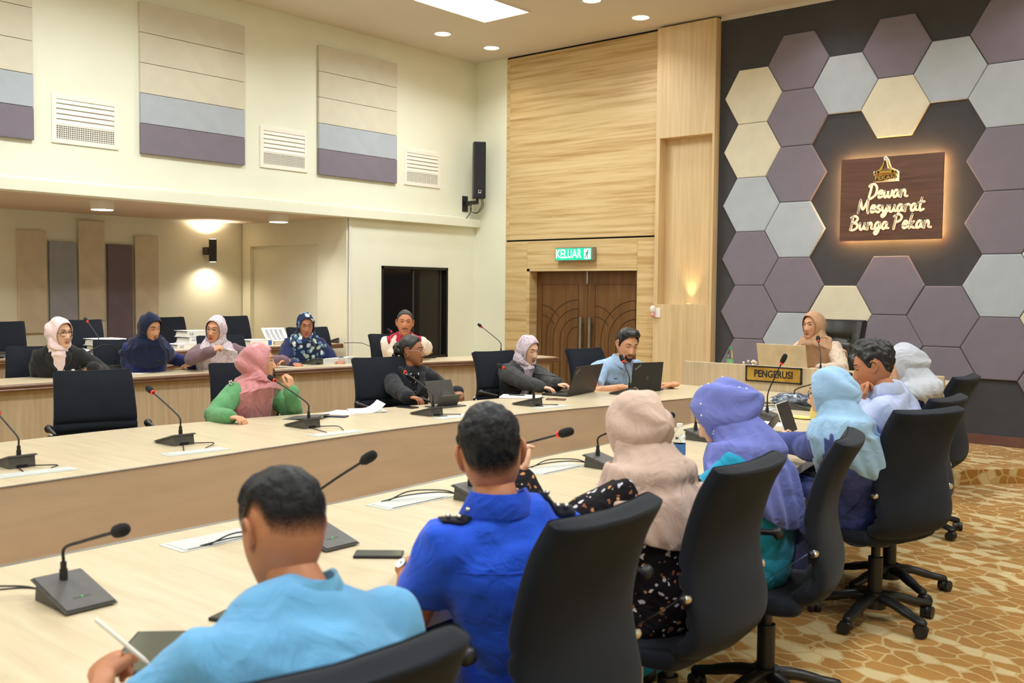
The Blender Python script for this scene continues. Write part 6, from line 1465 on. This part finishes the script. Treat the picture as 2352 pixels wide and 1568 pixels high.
for k in range(5): bm = b2(BM(), (-.14, -.11, .004*k+.001), (.14, .11, .004*k+.004)); o = obj('page_block', bm, M_['paper'], t); o.rotation_euler = (R(0), R(3*k), 0)
# near table: papers, pouch, bag, bottle
sheets(1785, 972, TZ, 20, 'white sheet with yellow notes beside the tablet on the near table', 2)
c = onz(1842, 962, .75); t = empty('yellow_cloth', (c.x, c.y, TZ), 0, 'yellow face mask lying on the near table', 'mask'); bm = BM(); sph(bm, (0, 0, .012), (.08, .04, .012), 14, 8); obj('folds', bm, plain('yellow_cloth_m', (244, 222, 130), .8, var=.1), t, smooth=True)
c = onz(1772, 1003, .75); slab('pouch', (c.x, c.y, TZ), (.2, .12, .014), 30, fabric('blue_pouch', (44, 72, 122)), 'flat blue pouch under the hands of the pale blue headscarf', 'pouch')
c = onz(1822, 937, .75); t = empty('plastic_bag', (c.x, c.y, TZ), R(20), 'crumpled clear plastic bag with dark contents on the near table', 'bag')
bm = BM(); bmesh.ops.create_icosphere(bm, subdivisions=4, radius=1)
for v in bm.verts: p = v.co.copy(); k = 1+.2*noise.noise(p*3.2)+.1*(1-2*abs(noise.noise(p*6))); v.co = V((p.x*.15*k, p.y*.1*k, max(0, .055+p.z*.055*k)))
obj('film', bm, plain('clear_film', (84, 92, 106), .22, var=.5, vs=24, spec=.8), t, smooth=True)
bm = BM(); bmesh.ops.create_icosphere(bm, subdivisions=3, radius=1)
for v in bm.verts: p = v.co.copy(); k = 1+.15*noise.noise(p*3); v.co = V((.02+p.x*.11*k, p.y*.105*k, max(0, .05+p.z*.062*k)))
obj('contents', bm, plain('dark_contents', (44, 48, 60), .5, var=.2), t, smooth=True)
GL = glass('bottle_plastic', (236, 244, 246), .03, 1.2)
def bottle(c, label, capm, labm, H=.2, Rb=.03):
    t = empty('water_bottle', c, 0, label, 'bottle'); pr = [(0, .0), (Rb*.95, .002), (Rb, .01), (Rb, H*.58), (Rb*.97, H*.62), (Rb, H*.66), (Rb*.8, H*.78), (Rb*.42, H*.88), (Rb*.4, H*.93)]
    bm = BM(); loft(bm, [[V((r*math.cos(k*math.pi/12), r*math.sin(k*math.pi/12), z)) for k in range(24)] for r, z in pr[1:]]); obj('bottle_body', bm, GL, t, smooth=True)
    bm = BM(); cyl(bm, (0, 0, H*.955), Rb*.5, H*.085, 24); obj('cap', bm, capm, t, smooth=True)
    bm = BM(); loft(bm, [[V(((Rb+.0008)*math.cos(k*math.pi/12), (Rb+.0008)*math.sin(k*math.pi/12), z)) for k in range(24)] for z in (H*.22, H*.5)], cap=False); obj('label_band', bm, labm, t, smooth=True)
c = onz(1560, 1064, .75); bottle((c.x, c.y, TZ+.001), 'clear bottle with white cap beside the periwinkle headscarf', M_['white'], plain('blue_band', (60, 110, 170), .5))
c = ony(1677, 836, 8.3); bottle((c.x, c.y, .891), 'clear bottle with green cap and label behind the wooden screen', plain('green_cap', (30, 176, 92), .4), plain('green_band', (120, 176, 128), .5), .215)
c = ony(1722, 838, 8.25); t = empty('bead_ornament', (c.x, c.y, .89), 0, 'small pearl ornament on the desk beside the beige laptop', 'ornament'); bm = BM(); rnd = random.Random(4)
for k in range(26): sph(bm, (rnd.uniform(-.06, .06), rnd.uniform(-.03, .03), .03+rnd.uniform(-.02, .075)), .012, 8, 6)
obj('pearls', bm, plain('pearl_beige', (222, 206, 186), .3), t, smooth=True)
# phone held by the person in the black jacket
a_ = PPL['pinkjacket']['arms']; m0 = a_[0][3].lerp(a_[1][3], .5); slab('mobile_phone', (m0.x+.06, m0.y-.02, m0.z+.0), (.15, .07, .008), -20, M_['blackp'], 'dark phone held in both hands by the black jacket', 'phone', tilt=(20, 0))
